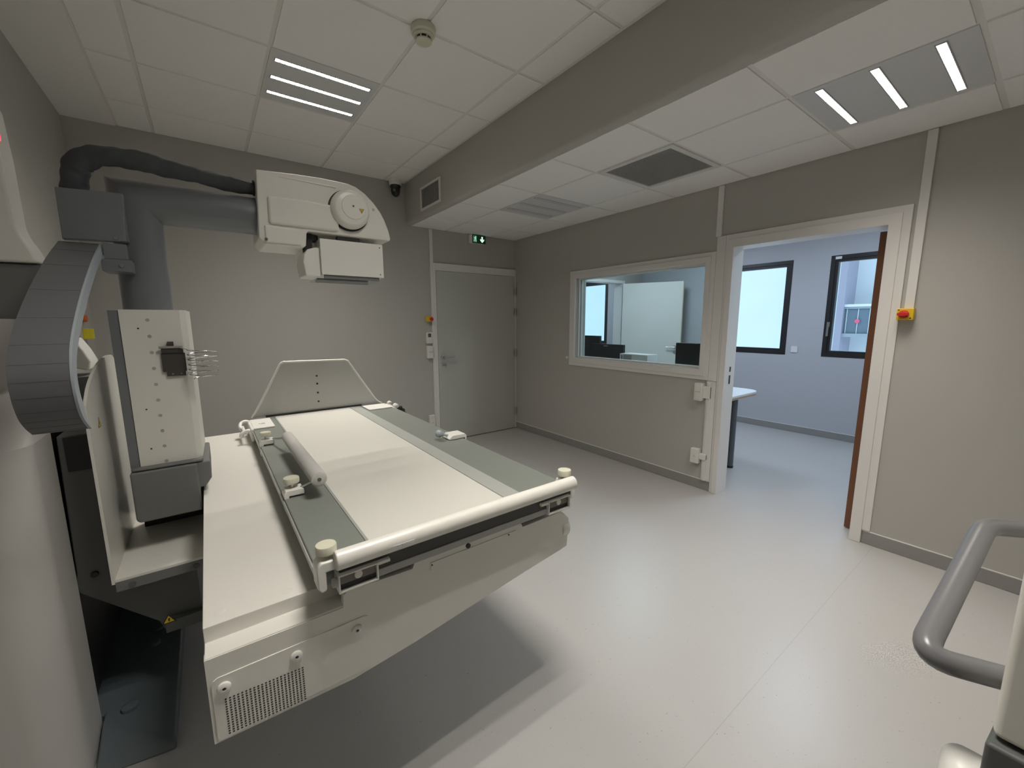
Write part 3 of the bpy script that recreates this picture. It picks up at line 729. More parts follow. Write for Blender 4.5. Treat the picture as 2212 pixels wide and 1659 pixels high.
# end fascia at the near end
fs = finish('end_fascia', MB().box(-3.118, -2.36, -3.434, -3.405, .830, .862), 'fascia', TB)
finish('end_lip', MB().box(-3.03, -2.468, -3.437, -3.405, .810, .829), 'slat', TB, bevel=0.001)
finish('end_lip_lower', MB().box(-3.10, -2.47, -3.415, -3.405, .797, .806), 'trim', TB)
warn(fs, (-2.49, -3.4342, .845), 0.020, label='tiny warning triangle on the dark end fascia')
for (xa, xb) in ((-3.124, -3.030), (-2.470, -2.372)):
    mb = MB()
    for a in ((xa, xb, .808, .812), (xa, xb, .850, .854), (xa, xa+.004, .812, .850), (xb-.004, xb, .812, .850)):
        mb.box(a[0], a[1], -3.447, -3.405, a[2], a[3])
    s = 1 if xa < -3 else -1
    xq = xb if s > 0 else xa
    mb.box(min(xq, xq+s*.03), max(xq, xq+s*.03), -3.446, -3.405, .846, .854)
    bk_ = finish('end_bracket', mb, 'white2', TB, bevel=0.001)
    finish('bracket_plate', MB().box(xa+.004, xb-.004, -3.438, -3.4055, .826, .850), 'bronze', bk_)
    finish('bracket_recess', MB().box(xa+.004, xb-.004, -3.4365, -3.4055, .812, .826), 'black', bk_)
    xc = (xa+xb)/2
    finish('round_screw', MB().lathe((xc, -3.438, .839), (0, -1, 0), [(0, .0095), (.004, .0095), (.005, .007), (.0052, .001)], 24), 'white2', bk_, smooth=True)

# ------------------------------------------------------------------ tube stand beside the table
TS = thing('xray_tube_stand', (-3.48, -2.3, 0.6), 'grey column and horizontal arm carrying the white x-ray tube head over the table', 'x-ray tube stand')
# tray and fin
tr = finish('tray', MB().box(-3.640, -3.392, -2.590, -1.95, .580, .590), 'white', TS, bevel=0.001)
lp = finish('tray_lip', MB().box(-3.640, -3.392, -2.590, -2.575, .545, .580), 'cap', TS, bevel=0.001)
for x in (-3.60, -3.425):
    finish('screw_head', MB().lathe((x, -2.590, .560), (0, -1, 0), [(0, .010), (.003, .009), (.0035, .001)], 20), 'dark', lp, smooth=True)
for p in ((-3.613, -2.55), (-3.42, -2.56), (-3.58, -2.42)):
    finish('screw_cover', MB().lathe((p[0], p[1], .590), (0, 0, 1), [(-.001, .010), (.0008, .010), (.0016, .008), (.0017, .001)], 20), 'white', tr, smooth=True)
fin = [(-2.590, .575), (-2.590, 1.15)]+[tuple(p) for p in [Vector(q).xy[:] for q in spline([(-2.588, 1.185, 0), (-2.50, 1.240, 0), (-2.36, 1.285, 0), (-2.195, 1.310, 0), (-2.03, 1.308, 0), (-1.96, 1.25, 0)], 5)]]+[(-1.95, .575)]
fn = finish('side_fin', MB().prism(fin, 'x', -3.648, -3.640), 'white', TS)
warn(fn, (-3.6398, -2.45, 1.10), 0.036, 'x', 1, label='warning triangle on the white side fin')
# column cap and panel
mb = MB().prism([(-3.575, .715), (-3.392, .715), (-3.392, .905), (-3.585, .905), (-3.585, .725)], 'y', -2.452, -2.12)
cp = finish('column_base', mb, 'cap', TS, bevel=0.012, seg=4)
finish('base_shoulder', MB().prism([(-3.40, .800), (-3.372, .806), (-3.352, .835), (-3.352, .905), (-3.40, .905)], 'y', -2.44, -2.12), 'cap', cp, bevel=0.006, seg=3)
finish('base_rim', MB().prism(rrect(-3.582, -3.372, -2.444, -2.14, .012), 'z', .907, .918), 'cap', cp, bevel=0.004)
mb = MB().prism([(-3.556, -2.420), (-3.391, -2.420), (-3.388, -2.419), (-3.373, -2.403), (-3.366, -2.14), (-3.556, -2.14)], 'z', .915, 1.487)
pn = finish('column_panel', mb, 'white', TS)
finish('side_channel', MB().box(-3.584, -3.5575, -2.416, -2.15, .912, 1.484), 'grey', TS, bevel=0.001)
finish('panel_gap', MB().box(-3.558, -3.5562, -2.414, -2.16, .916, 1.482), 'black', pn)
for k in range(10):
    z = 1.451-k*(1.451-.926)/9
    finish('screw', MB().lathe((-3.482, -2.420, z), (0, -1, 0), [(0, .0058), (.0012, .0056), (.0014, .003), (.0008, .0025)], 16), 'slat', pn, smooth=True)
for x, z in ((-3.510, 1.421), (-3.518, 1.128), (-3.520, .980)): finish('pin_hole', MB().cyl((x, -2.419, z), (x, -2.4208, z), .0028, n=12), 'black', pn)
finish('base_light_blocker', MB().box(-3.60, -3.39, -2.17, -2.12, .59, .716), 'black', TS)  # hidden black block added to cut off the light strip under the base
# round mast and arm with a mitred corner
mb = MB(); R_ = .073; cx, cy_, ztop = -3.483, -2.30, 1.880
ring0, ring1, ring2 = [], [], []
n = 48
for k in range(n):
    a = 2*PI*k/n; u, w_ = R_*math.cos(a), R_*math.sin(a)
    ring0.append((cx+u, cy_+w_, 1.45)); ring1.append((cx+u, cy_+w_, ztop-u)); ring2.append((-3.05, cy_+w_, ztop-u))
mb.rings([ring0, ring1, ring2])
finish('mast_and_arm', mb, 'grey', TS, smooth=True, angle=30)
# junction box on the mast
jb = finish('junction_box', MB().prism([(-3.655, 1.862), (-3.498, 1.868), (-3.506, 1.712), (-3.656, 1.705)], 'y', -2.455, -2.425), 'grey', TS, bevel=0.003)
finish('junction_bracket', MB().box(-3.566, -3.508, -2.452, -2.415, 1.652, 1.7035).box(-3.575, -3.500, -2.455, -2.35, 1.612, 1.652), 'grey', TS, bevel=0.002)
for q_ in ((-3.53, -2.455, 1.722), (-3.525, -2.455, 1.632)): finish('screw_head', MB().lathe(q_, (0, -1, 0), [(0, .007), (.003, .006), (.0033, .001)], 20), 'cap', jb, smooth=True)
finish('rear_box', MB().box(-3.640, -3.505, -2.425, -2.365, 1.72, 1.855), 'grey', jb)
# tube head
hp = [(-3.100, 2.041)]+[(-2.96, 2.050), (-2.86, 2.054), (-2.788, 2.053), (-2.745, 2.051), (-2.715, 2.044), (-2.675, 2.022), (-2.637, 1.988), (-2.608, 1.952), (-2.588, 1.915), (-2.572, 1.872), (-2.563, 1.832), (-2.570, 1.824),
     (-2.728, 1.826), (-2.925, 1.826), (-2.932, 1.818), (-2.938, 1.765), (-2.948, 1.757), (-3.089, 1.757), (-3.110, 1.780)]
hd = finish('tube_head', MB().prism(hp, 'y', -2.400, -2.165), 'white', TS, bevel=0.012, seg=4)
mb = MB().prism([(-3.070, 1.945), (-2.98, 1.953), (-2.90, 1.952), (-2.80, 1.945), (-2.80, 1.838), (-3.070, 1.838)], 'y', -2.412, -2.39)
finish('raised_panel', mb, 'white', hd, bevel=0.010, seg=4)
mb = MB().prism([(-3.088, 1.832), (-2.955, 1.828), (-2.955, 1.764), (-3.088, 1.764)], 'y', -2.408, -2.39)
finish('lower_panel', mb, 'white', hd, bevel=0.006, seg=3)
finish('top_ridge', MB().prism([(-3.02, 2.030), (-2.80, 2.030), (-2.80, 2.022), (-3.02, 2.027)], 'y', -2.403, -2.39), 'white', hd, bevel=0.002)
hub = finish('pivot_gap', MB().cyl((-2.752, -2.399, 1.934), (-2.752, -2.403, 1.934), .0875, n=48), 'black', hd)
finish('pivot_disc', MB().lathe((-2.748, -2.40, 1.938), (0, -1, 0), [(0, .083), (.018, .083), (.03, .078), (.038, .070), (.040, .064), (.0405, .001)], 64), 'white', hd, smooth=True)
fc = finish('pivot_cover', MB().lathe((-2.740, -2.438, 1.944), (0, -1, 0), [(-.01, .052), (.003, .052), (.005, .050), (.0052, .001)], 64), 'white', hd, smooth=True)
finish('centre_screw', MB().cyl((-2.742, -2.443, 1.948), (-2.742, -2.4448, 1.948), .004, n=16), 'dark', fc)
warn(fc, (-2.707, -2.4434, 1.934), 0.019, flip=True, label='yellow warning triangle on the tube head cover')
finish('corner_screw', MB().cyl((-3.086, -2.407, 1.775), (-3.086, -2.4098, 1.775), .006, n=16), 'dark', hd)
finish('round_mark', MB().cyl((-2.640, -2.399, 1.957), (-2.640, -2.4012, 1.957), .006, n=16), 'slat', hd)
# collimator
cl = finish('collimator', MB().box(-2.882, -2.605, -2.400, -2.20, 1.650, 1.803), 'white2', TS, bevel=0.002)
finish('collimator_side_cover', MB().prism([(-2.882, 1.640), (-2.945, 1.642), (-2.952, 1.70), (-2.945, 1.735), (-2.930, 1.755), (-2.900, 1.765), (-2.882, 1.765)], 'y', -2.385, -2.22), 'white2', cl, bevel=0.006)
for q_ in ((-2.620, 1.788), (-2.622, 1.664)): finish('front_screw', MB().cyl((q_[0], -2.399, q_[1]), (q_[0], -2.4012, q_[1]), .003, n=12), 'dark', cl)
for z in (1.775, 1.785, 1.795): finish('side_button', MB().cyl((-2.8815, -2.385, z), (-2.8835, -2.385, z), .003, n=10), 'slat', cl)
finish('mounting_neck', MB().cyl((-2.90, -2.31, 1.80), (-2.90, -2.31, 1.826), .03).cyl((-2.74, -2.30, 1.80), (-2.74, -2.30, 1.828), .05).box(-2.80, -2.70, -2.37, -2.34, 1.80, 1.826), 'dark', TS, bevel=0.001)
finish('dark_link', MB().box(-2.935, -2.905, -2.36, -2.30, 1.75, 1.826), 'black', TS)
for q_ in ((-2.872, -2.625, -2.392, -2.384, 1.634, 1.650), (-2.908, -2.68, -2.388, -2.38, 1.615, 1.627), (-2.872, -2.625, -2.22, -2.212, 1.634, 1.650)):
    finish('accessory_rail', MB().box(*q_), 'cap', cl, bevel=0.001)
finish('accessory_plate', MB().box(-2.90, -2.63, -2.385, -2.22, 1.627, 1.634), 'glass', cl)
# hose
path = spline([(-3.616, -2.40, 1.845), (-3.616, -2.41, 1.89), (-3.606, -2.415, 1.93), (-3.590, -2.42, 1.960), (-3.550, -2.42, 1.982), (-3.495, -2.42, 1.991), (-3.435, -2.415, 1.990), (-3.370, -2.40, 1.986), (-3.300, -2.38, 1.985), (-3.225, -2.35, 1.986), (-3.160, -2.33, 1.984), (-3.09, -2.32, 1.985)], 7)
NP = len(path)
random.seed(9); bump = [[random.uniform(-1, 1) for _ in range(6)] for _ in range(NP)]
def rf(i, f):
    t = i/(NP-1); r = 0.0365*(1-t)+0.0255*t
    if t > 0.93: r *= 1-0.18*(t-0.93)/0.07
    a = 2*PI*f
    return r*(1+0.05*math.sin(i*0.45+3*a)+0.07*math.sin(i*0.27-2*a+1)+0.035*math.sin(i*1.1+a)+0.02*bump[i//2][int(f*6) % 6])
finish('cable_sleeve', MB().tube(path, .027, 24, rf), 'hose', TS, smooth=True, angle=80)
finish('sleeve_clamp', MB().cyl((-3.622, -2.385, 1.862), (-3.622, -2.39, 1.874), .034).cyl((-3.108, -2.32, 1.988), (-3.096, -2.32, 1.988), .03), 'black', TS)
# energy chain
cpth = spline([(-2.44, 1.70, 0), (-2.62, 1.622, 0), (-2.84, 1.507, 0), (-2.995, 1.405, 0), (-3.045, 1.340, 0), (-3.052, 1.285, 0), (-3.035, 1.235, 0), (-3.005, 1.205, 0), (-2.965, 1.180, 0)], 6)
X0, X1, TH = -3.668, -3.570, .034
mbk, mbs = MB(), MB()
def nrm(i):
    a = cpth[max(0, i-1)]; b = cpth[min(len(cpth)-1, i+1)]; t = (b-a).normalized(); return Vector((-t.y, t.x, 0))
N0 = []
for i, p in enumerate(cpth):
    nn = nrm(i); N0.append((p, nn))
ref = N0[10][1]
# chain belly points to the viewer; thickness is laid on the inner side
sg = 1 if (N0[24][1].x > 0) else -1
rings = []
for i, (p, nn) in enumerate(N0):
    tp_ = 1.0 if i < len(N0)-12 else max(0.04, (len(N0)-1-i)/11.0)
    q = p+nn*TH*sg*tp_
    rings.append([(X0, p.x, p.y), (X1-.004, p.x, p.y), (X1-.004, q.x, q.y), (X0, q.x, q.y)])
mbk.rings(rings)
ch = finish('energy_chain', mbk, 'chain', TS, smooth=True, angle=30)
rings = []
for i, (p, nn) in enumerate(N0):
    tp_ = 1.0 if i < len(N0)-12 else max(0.04, (len(N0)-1-i)/11.0)
    q = p+nn*TH*sg*tp_; p2 = p-nn*.001*sg
    rings.append([(X1-.004, p2.x, p2.y), (X1+.001, p2.x, p2.y), (X1+.001, q.x, q.y), (X1-.004, q.x, q.y)])
mbs.rings(rings); finish('chain_side_band', mbs, 'grey_l', ch, smooth=True, angle=30)
for i in range(3, len(N0)-1, 4):
    p, nn = N0[i]; a = p-nn*.0004*sg; tt = Vector((nn.y, -nn.x, 0))*.00014
    finish('joint_line', MB().prism([((a-tt).x, (a-tt).y), ((a+tt).x, (a+tt).y), ((a+tt+nn*.003*sg).x, (a+tt+nn*.003*sg).y), ((a-tt+nn*.003*sg).x, (a-tt+nn*.003*sg).y)], 'x', X0+.002, X1-.006), 'joint', ch)

# spring cable holder clipped on the column
t = thing('cable_holder', (-3.42, -2.43, 1.245), 'dark metal bracket with a coiled steel spring on the white column panel', 'cable holder')
br = finish('bracket', MB().box(-3.457, -3.388, -2.430, -2.423, 1.262, 1.330).box(-3.447, -3.392, -2.430, -2.423, 1.245, 1.264), 'dplate', t, bevel=0.001)
finish('bracket_top', MB().box(-3.455, -3.392, -2.434, -2.423, 1.330, 1.348).box(-3.436, -3.418, -2.430, -2.423, 1.348, 1.372), 'dplate', t, bevel=0.001)
finish('hinge_pin', MB().cyl((-3.461, -2.436, 1.352), (-3.392, -2.436, 1.352), .0045), 'steel', br, smooth=True)
for q_ in (-3.43, -3.405): finish('rivet', MB().cyl((q_, -2.430, 1.253), (q_, -2.4318, 1.253), .003, n=12), 'steel', br)
pts = []
for i in range(6*20+1):
    a = 2*PI*i/20; s = 1.0 if i < 100 else 1-0.25*(i-100)/20
    pts.append((-3.335+.046*math.cos(a+PI)*s, -2.448+.040*math.sin(a+PI)*s, 1.342-.0185*i/20))
pts = [(-3.400, -2.440, 1.350)]+pts
finish('spring_coil', MB().tube(pts, .0021, 8), 'chrome', t, smooth=True)

# ------------------------------------------------------------------ table accessories (removable)
HB = thing('head_board', (-2.75, -1.5, .86), 'upright trapezoid white board standing at the far end of the x-ray table', 'end board')
ol = [(-3.141, .866), (-3.100, .935), (-2.966, 1.186), (-2.950, 1.197), (-2.580, 1.190), (-2.562, 1.181), (-2.390, .900), (-2.365, .872), (-2.345, .862)]
finish('board', MB().prism(ol, 'y', -1.495, -1.483), 'board', HB, bevel=0.001)
inn = []
cxm = sum(p[0] for p in ol)/len(ol); 
rim = MB()
def rimseg(a, b, w=.0065):
    rim.cyl((a[0], -1.493, a[1]), (b[0], -1.493, b[1]), w, n=12)
for a, b in zip(ol, ol[1:]): rimseg(a, b)
finish('rim', rim, 'white', HB, smooth=True)
for z in (1.095, 1.043, .984, .925):
    finish('peg_hole', MB().cyl((-2.763, -1.494, z), (-2.763, -1.4965, z), .006, n=16), 'black', HB)
finish('dark_seal', MB().box(-3.07, -2.49, -1.506, -1.496, .8625, .872), 'black', HB)
for (xa, xb, ya_, yb_) in ((-3.158, -3.055, -1.805, -1.555), (-2.497, -2.345, -1.70, -1.54)):
    finish('clamp_plate', MB().prism(rrect(xa, xb, ya_, yb_, .006, 3), 'z', .861, .868), 'white2', HB, bevel=0.001)
finish('plate_mark', MB().box(-3.125, -3.115, -1.70, -1.69, .868, .8688).box(-3.112, -3.094, -1.71, -1.685, .868, .8688), 'slat', HB)
mb = MB().tube(spline([(-3.160, -1.60, .862), (-3.182, -1.60, .872), (-3.205, -1.61, .866), (-3.212, -1.64, .850), (-3.20, -1.66, .835)], 5), .0095, 12)
mb.tube(spline([(-3.160, -1.78, .845), (-3.185, -1.77, .852), (-3.21, -1.77, .840), (-3.215, -1.77, .822)], 5), .011, 12).cyl((-3.20, -1.62, .845), (-3.20, -1.77, .845), .008)
finish('clamp_lever', mb, 'white2', HB, smooth=True)
finish('clamp_body', MB().box(-3.172, -3.158, -1.82, -1.56, .80, .868), 'white2', HB, bevel=0.004)
mb = MB().cyl((-2.312, -1.56, .868), (-2.312, -1.68, .868), .009)
lv = finish('clamp_lever', mb, 'steel', HB, smooth=True)
finish('lever_end', MB().lathe((-2.312, -1.55, .868), (0, -1, 0), [(0, .01), (.005, .016), (.02, .016), (.025, .01)]).lathe((-2.312, -1.665, .868), (0, -1, 0), [(0, .01), (.005, .017), (.03, .017), (.037, .008)]).box(-2.335, -2.312, -1.70, -1.54, .848, .862), 'white2', lv, smooth=True)

def knob(mb, x, y, z, r=.022, h=.020):
    mb.lathe((x, y, z), (0, 0, 1), [(0, r*.35), (.004, r*.35), (.0045, r*.92), (.007, r), (h, r), (h+.003, r*.94), (h+.0035, r*.5), (h+.003, .001)], 36)
FB = thing('foot_bar', (-2.74, -3.44, .87), 'long white rounded crossbar clamped across the near end of the x-ray table', 'cross bar')
oval = [(-3.440+.021*math.cos(a), .891+.0235*math.sin(a)) for a in [2*PI*k/28 for k in range(28)]]
bar = finish('bar', MB().prism(oval, 'x', -3.127, -2.352), 'white', FB, bevel=0.004, seg=3)
finish('bar_sticker', MB().prism([(-3.4602, .884), (-3.4610, .892), (-3.4620, .892), (-3.4612, .884)], 'x', -2.995, -2.94), 'paper', bar)
mb = MB()
for i in range(7): mb.box(-2.992+.006*i, -2.989+.006*i, -3.4624, -3.4614, .8865+.001*(i % 3), .8885+.001*(i % 2))
finish('sticker_print', mb, 'slat', bar)
for s, x, y in ((1, -3.138, -3.400), (-1, -2.350, -3.385)):
    cb = finish('clamp', MB().prism([(x-s*.020, .818), (x-s*.028, .830), (x-s*.028, .878), (x-s*.018, .892), (x+s*.018, .892), (x+s*.024, .880), (x+s*.024, .866), (x-s*.008, .866), (x-s*.008, .822)], 'y', y-.035, y+.015), 'white2', FB, bevel=0.004, seg=3)
    mb = MB(); knob(mb, x, y-.008, .898, .0235, .022); finish('clamp_knob', mb, 'cream', FB, smooth=True)
    finish('threaded_pin', MB().cyl((x, y-.008, .885), (x, y-.008, .902), .006), 'steel', FB)
    finish('pivot_pin', MB().cyl((x+s*.002, y-.035, .835), (x+s*.018, y-.035, .835), .011), 'slat', FB, bevel=0.003)

HG = thing('hand_grip', (-3.08, -2.6, .87), 'padded grey cylinder grip held by two clamps on the left rail of the table', 'hand grip')
pa, pb = Vector((-3.066, -2.335, .93)), Vector((-3.064, -2.985, .93))
dd = (pb-pa).normalized()
rl = finish('roller', MB().lathe(pa, dd, [(0, .014), (.003, .021), (.01, .0235), (.33, .0240), (.635, .0255), (.648, .024), (.651, .017), (.651, .001)], 32), 'foam', HG, smooth=True)
finish('end_hole', MB().cyl(pb+dd*.0005, pb+dd*.003, .006, n=16), 'dark', rl)
for (x, y, sc_, ye) in ((-3.138, -2.15, 1.0, -2.335), (-3.136, -2.88, 1.05, -2.965)):
    finish('clamp', MB().prism([(x-.024, .812), (x-.024, .878), (x-.018, .886), (x+.034, .886), (x+.036, .880), (x+.036, .866), (x-.010, .866), (x-.010, .818)], 'y', y-.032, y+.020), 'white2', HG, bevel=0.002)
    mb = MB(); knob(mb, x+.004, y+.002, .897, .0225*sc_+.001, .020); finish('clamp_knob', mb, 'cream', HG, smooth=True)
    finish('threaded_pin', MB().cyl((x+.004, y+.002, .88), (x+.004, y+.002, .90), .006), 'steel', HG)
    finish('support_rod', MB().cyl((x+.03, y-.012, .884), (-3.066, ye, .922), .004), 'steel', HG, smooth=True)

t = thing('rail_knob_clamp', (-2.39, -2.62, .86), 'small clamp with a grey ball knob on the right rail of the table', 'rail clamp')
finish('clamp_plate', MB().prism([(-2.405, .862), (-2.405, .868), (-2.385, .882), (-2.315, .882), (-2.307, .874), (-2.307, .818), (-2.316, .818), (-2.316, .862)], 'y', -2.64, -2.56), 'white2', t, bevel=0.002)
finish('ball_knob', MB().lathe((-2.402, -2.60, .880), (-1, 0, .35), [(-.01, .006), (.010, .006), (.016, .009), (.02, .012)]+[(.04-.019*math.cos(a), .019*math.sin(a)) for a in [PI*k/12 for k in range(3, 12)]]+[(.0590, .001)], 28), 'grey_l', t, smooth=True)

# dark strap bundle hanging beyond the far right corner of the table
random.seed(2)
t = thing('strap_bundle', (-2.23, -1.45, .74), 'crumpled black bundle hanging at the far right corner of the table', 'strap')
pts = [(-2.30+.012*i, -1.46+.01*math.sin(i*2.1), .80+.018*math.sin(i*1.7)-.004*i) for i in range(11)]
finish('black_folds', MB().tube(spline(pts, 4), .028, 14, lambda i, f: .030*(1+.22*math.sin(i*1.9+f*12))), 'black', t, smooth=True, angle=50)
finish('buckle', MB().box(-2.205, -2.165, -1.50, -1.48, .725, .765), 'beige', t, bevel=0.003)
finish('hook', MB().tube([(-2.33, -1.47, .80), (-2.26, -1.46, .80), (-2.20, -1.46, .78)], .006, 10), 'dark', t)

# ------------------------------------------------------------------ equipment stand at the left wall
t = thing('equipment_stand', (-3.88, -2.5, 0), 'tall white moulded equipment stand at the left edge against the wall', 'equipment stand')
def rprism(x0, x1, y0, y1, r, z0, z1, n=10):
    P = [(x0, y1), (x0, y0)]
    for k in range(n+1):
        a = -PI/2+PI/2*k/n; P.append((x1-r+r*math.cos(a), y0+r+r*math.sin(a)))
    P.append((x1, y1)); return MB().prism(P, 'z', z0, z1)
lc = finish('lower_column', rprism(-3.995, -3.742, -2.76, -2.51, .10, 0, 1.10), 'stand', t, smooth=True)
finish('screw_hole', MB().cyl((-3.862, -2.759, .128), (-3.862, -2.7612, .128), .014, n=24), 'black', lc)
mb = MB()
R1 = lambda x1, y0, r, z, yb_=-2.30: [(-3.995, yb_, z), (-3.995, y0, z)]+[(x1-r+r*math.cos(-PI/2+PI/2*k/8), y0+r+r*math.sin(-PI/2+PI/2*k/8), z) for k in range(9)]+[(x1, yb_, z)]
mb.rings([R1(-3.742, -2.76, .10, 1.10, -2.51), R1(-3.745, -2.70, .06, 1.115, -2.50), R1(-3.80, -2.43, .02, 1.235), R1(-3.80, -2.42, .02, 1.455)])
finish('shoulder', mb, 'stand', t, smooth=True, angle=20)
gp = finish('grey_panel', MB().box(-3.995, -3.715, -2.40, -2.30, 1.455, 1.625), 'cap', t, bevel=0.003)
finish('black_joint', MB().prism([(-3.862, 1.455), (-3.856, 1.455), (-3.868, 1.622), (-3.874, 1.622)], 'y', -2.4025, -2.399), 'black', gp)
hood = [(-3.995, 2.112), (-3.79, 2.112), (-3.772, 2.105), (-3.768, 2.09), (-3.762, 1.95), (-3.761, 1.83)]+[tuple(p)[:2] for p in spline([(-3.760, 1.75, 0), (-3.752, 1.715, 0), (-3.735, 1.675, 0), (-3.722, 1.630, 0)], 4)]+[(-3.995, 1.627)]
finish('gap_shade_block', MB().box(-3.995, -3.757, -2.48, -1.72, .10, 1.09), 'black', t)  # black block fills the gap beside the carriage, standing in for its shade
hd2 = finish('upper_hood', MB().prism(hood, 'y', -2.42, -2.30), 'white2', t, bevel=0.010, seg=4)
finish('red_indicator', MB().box(-3.764, -3.7595, -2.416, -2.404, 1.985, 2.010), 'led', hd2)
t = thing('shield_cover', (-3.80, -1.6, 1.0), 'small white curved cover with grey base behind the energy chain', 'cover')
cvp = [(-3.838, 1.385), (-3.812, 1.375), (-3.785, 1.32), (-3.765, 1.262), (-3.775, 1.22), (-3.83, 1.235), (-3.86, 1.26), (-3.875, 1.33)]
finish('curved_cover', MB().prism(cvp, 'y', -1.66, -1.50), 'white2', t, bevel=0.01, seg=3)
finish('black_nose', MB().prism([(-3.842, 1.412), (-3.82, 1.415), (-3.808, 1.39), (-3.806, 1.372), (-3.822, 1.376), (-3.842, 1.392)], 'y', -1.67, -1.55), 'black', t, bevel=0.004)
finish('grey_base', MB().box(-3.88, -3.77, -1.68, -1.45, 0.62, 1.195), 'cap', t, bevel=0.003)
tag(finish('yellow_box', MB().box(-4.0, -3.952, -0.345, -0.285, 1.335, 1.405), 'yellow2', None, bevel=0.002), 'yellow box on the left wall behind the energy chain', 'wall box')
tag(finish('orange_button', MB().cyl((-4.0, -0.30, 1.476), (-3.975, -0.30, 1.476), .025), 'orange', None, bevel=0.003), 'small orange push button on the left wall above the yellow block', 'push button')

# ------------------------------------------------------------------ cart at the lower right
t = thing('equipment_cart', (-2.2, -4.7, 0), 'white equipment cart with grey tube handle at the lower right corner', 'equipment cart')
CE = (-2.475, -4.392)
bd = finish('cart_body', MB().prism([CE, (-1.55, -4.47), (-1.55, -4.80), (CE[0], -4.80)], 'z', .852, 1.22), 'cart', t, bevel=0.010, seg=4)
hpth = []
def arc(p, c, q, n=8, r=.045):
    p, c, q = Vector(p), Vector(c), Vector(q)
    a = c+(p-c).normalized()*r; b = c+(q-c).normalized()*r
    return [a*(1-s)**2+c*2*s*(1-s)+b*s*s for s in [k/n for k in range(n+1)]]
P0, P1, P2_, P3 = (-2.400, -4.400, .905), (-2.478, -4.312, .925), (-2.085, -4.338, 1.024), (-1.86, -4.430, .975)
hpth = [Vector(P0)]+arc(P0, P1, P2_, r=.05)+arc(P1, P2_, P3, r=.035)+[Vector(P3)]
finish('tube_handle', MB().tube(hpth, .0175, 24), 'handle', t, smooth=True, angle=80)
finish('lower_body', MB().prism([(CE[0]-.012, CE[1]+.004), (-1.6, -4.47), (-1.6, -4.79), (CE[0]-.012, -4.79)], 'z', .45, .848), 'dark', t, bevel=0.006)
finish('wheel_base', MB().box(-2.44, -1.62, -4.78, -4.47, .09, .45), 'white2', t, bevel=0.02)
for wx in (-2.36, -1.70):
    for wy in (-4.74, -4.52):
        finish('caster', MB().cyl((wx-.015, wy, .045), (wx+.015, wy, .045), .045), 'dark', t, bevel=0.004)
finish('side_cylinder', MB().lathe((-2.452, -4.48, .742), (-.06, 1, .03), [(0, .046), (.108, .046)]+[(.108+.024*math.sin(a), .022+.024*math.cos(a)) for a in [PI/2*k/8 for k in range(1, 9)]]+[(.1322, .001)], 48), 'white2', t, smooth=True)

# ------------------------------------------------------------------ control room furniture
t = thing('desk', (0.75, -1.6, 0), 'white topped desk with rounded end just inside the open doorway', 'desk')
tp = [(.20, -.60), (.20, -2.62), (.88, -2.62)]+[(1.0+.14*math.sin(a), -2.49-.14*math.cos(a)*0.95) for a in [PI/2*k/8 for k in range(0, 9)]]+[(1.14, -.60)]
finish('desk_top', MB().prism(tp, 'z', .722, .742), 'whiteboard', t, bevel=0.002)
finish('wood_edge', MB().prism([(x*1.0005, y) for x, y in tp], 'z', .703, .7215), 'wood', t)
for (x, y) in ((.735, -2.555), (1.0, -.75), (.30, -.75)):
    lg = finish('leg', MB().cyl((x, y, .02), (x, y, .703), .030), 'leg', t, smooth=True)
    finish('leg_foot', MB().cyl((x, y, 0), (x, y, .022), .032), 'black', lg)
def monitor(y0, y1, x, z0, z1, label, logo=False):
    t = thing('computer_monitor', (x, (y0+y1)/2, .742), label, 'monitor', 'monitors on the control desk')
    sc = finish('screen_housing', MB().box(x-.02, x+.02, y0, y1, z0, z1), 'black', t, bevel=0.005)
    finish('display', MB().box(x+.02, x+.0215, y0+.012, y1-.012, z0+.02, z1-.012), 'lcd', sc)
    finish('stand', MB().box(x-.035, x-.02, (y0+y1)/2-.04, (y0+y1)/2+.04, .76, z0+.12), 'black', t, bevel=0.003)
    finish('stand_base', MB().prism(rrect(x-.12, x+.08, (y0+y1)/2-.12, (y0+y1)/2+.12, .02), 'z', .743, .76), 'black', t, bevel=0.003)
    if logo:
        ym = (y0+y1)/2
        finish('logo_mark', MB().box(x-.0208, x-.02, ym-.02, ym+.045, z1-.027, z1-.017), 'slat', sc)
    return t
monitor(-.945, -.46, .62, .85, 1.262, 'tallest black monitor at the left end behind the observation window')
monitor(-1.388, -.90, .52, .85, 1.172, 'low wide black monitor with a small pale mark, beside the tallest one', True)
monitor(-2.49, -1.995, .60, .86, 1.218, 'black monitor at the right end behind the observation window')
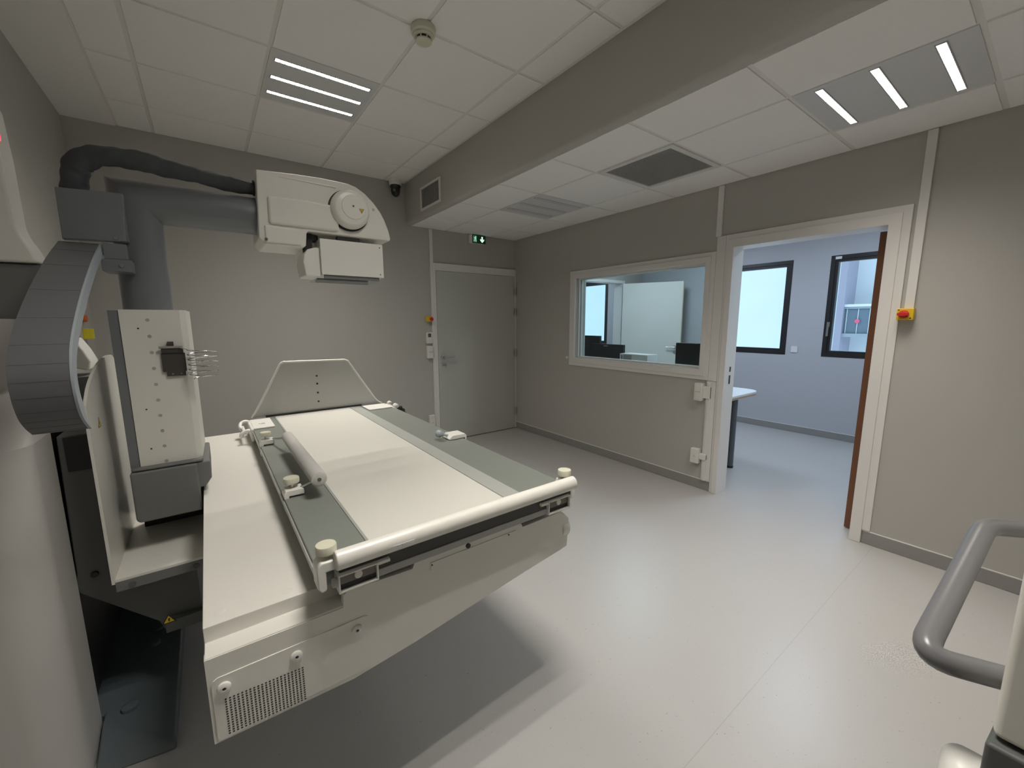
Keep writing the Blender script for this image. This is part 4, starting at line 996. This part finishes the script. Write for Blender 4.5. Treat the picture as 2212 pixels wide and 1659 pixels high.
t = thing('white_box', (.5, -1.57, .742), 'white box with blue and grey print between the monitors', 'box')
bx = finish('carton', MB().box(.38, .56, -1.80, -1.44, .742, 1.085), 'paper', t, bevel=0.003)
finish('blue_print', MB().box(.3785, .38, -1.475, -1.462, .90, 1.07), 'bluebox', bx)
finish('grey_print', MB().box(.3785, .38, -1.60, -1.49, .90, 1.075), 'slat', bx)
tag(finish('blue_cable', MB().tube(spline([(.62, -2.50, .70), (.60, -2.50, .45), (.62, -2.52, .22), (.58, -2.50, .06), (.50, -2.45, .008)], 6), .004, 8), 'blue', None, smooth=True), 'thin blue cable hanging beside the desk leg', 'cable')

# ------------------------------------------------------------------ world, camera
w = bpy.data.worlds.new('World'); SC.world = w; w.use_nodes = True
bg = w.node_tree.nodes['Background']
bg.inputs[0].default_value = (0.68, 0.83, 1.0, 1); bg.inputs[1].default_value = 1.9

cam = bpy.data.cameras.new('Camera'); co = bpy.data.objects.new('Camera', cam); COL.objects.link(co)
cam.sensor_width = 36; cam.lens = 36*881.2/2212; cam.clip_start = 0.05
yaw, pit, rol = 0.639, -0.1508, -0.0047
fwd = Vector((math.sin(yaw)*math.cos(pit), math.cos(yaw)*math.cos(pit), math.sin(pit)))
rt = Vector((math.cos(yaw), -math.sin(yaw), 0)); up = rt.cross(fwd)
r2 = rt*math.cos(rol)+up*math.sin(rol); u2 = -rt*math.sin(rol)+up*math.cos(rol)
mw = Matrix((r2, u2, -fwd)).transposed().to_4x4(); mw.translation = Vector((-3.317, -4.3873, 1.4376))
co.matrix_world = mw
SC.camera = co
SC.view_settings.view_transform = 'Standard'; SC.view_settings.look = 'None'
SC.view_settings.exposure = 0.0; SC.view_settings.gamma = 1.0
try: SC.view_settings.use_curve_mapping = False
except Exception: pass
SC.cycles.max_bounces = 8; SC.cycles.diffuse_bounces = 5; SC.cycles.transparent_max_bounces = 12
SC.cycles.sample_clamp_indirect = 6.0
SC.cycles.caustics_reflective = False; SC.cycles.caustics_refractive = False
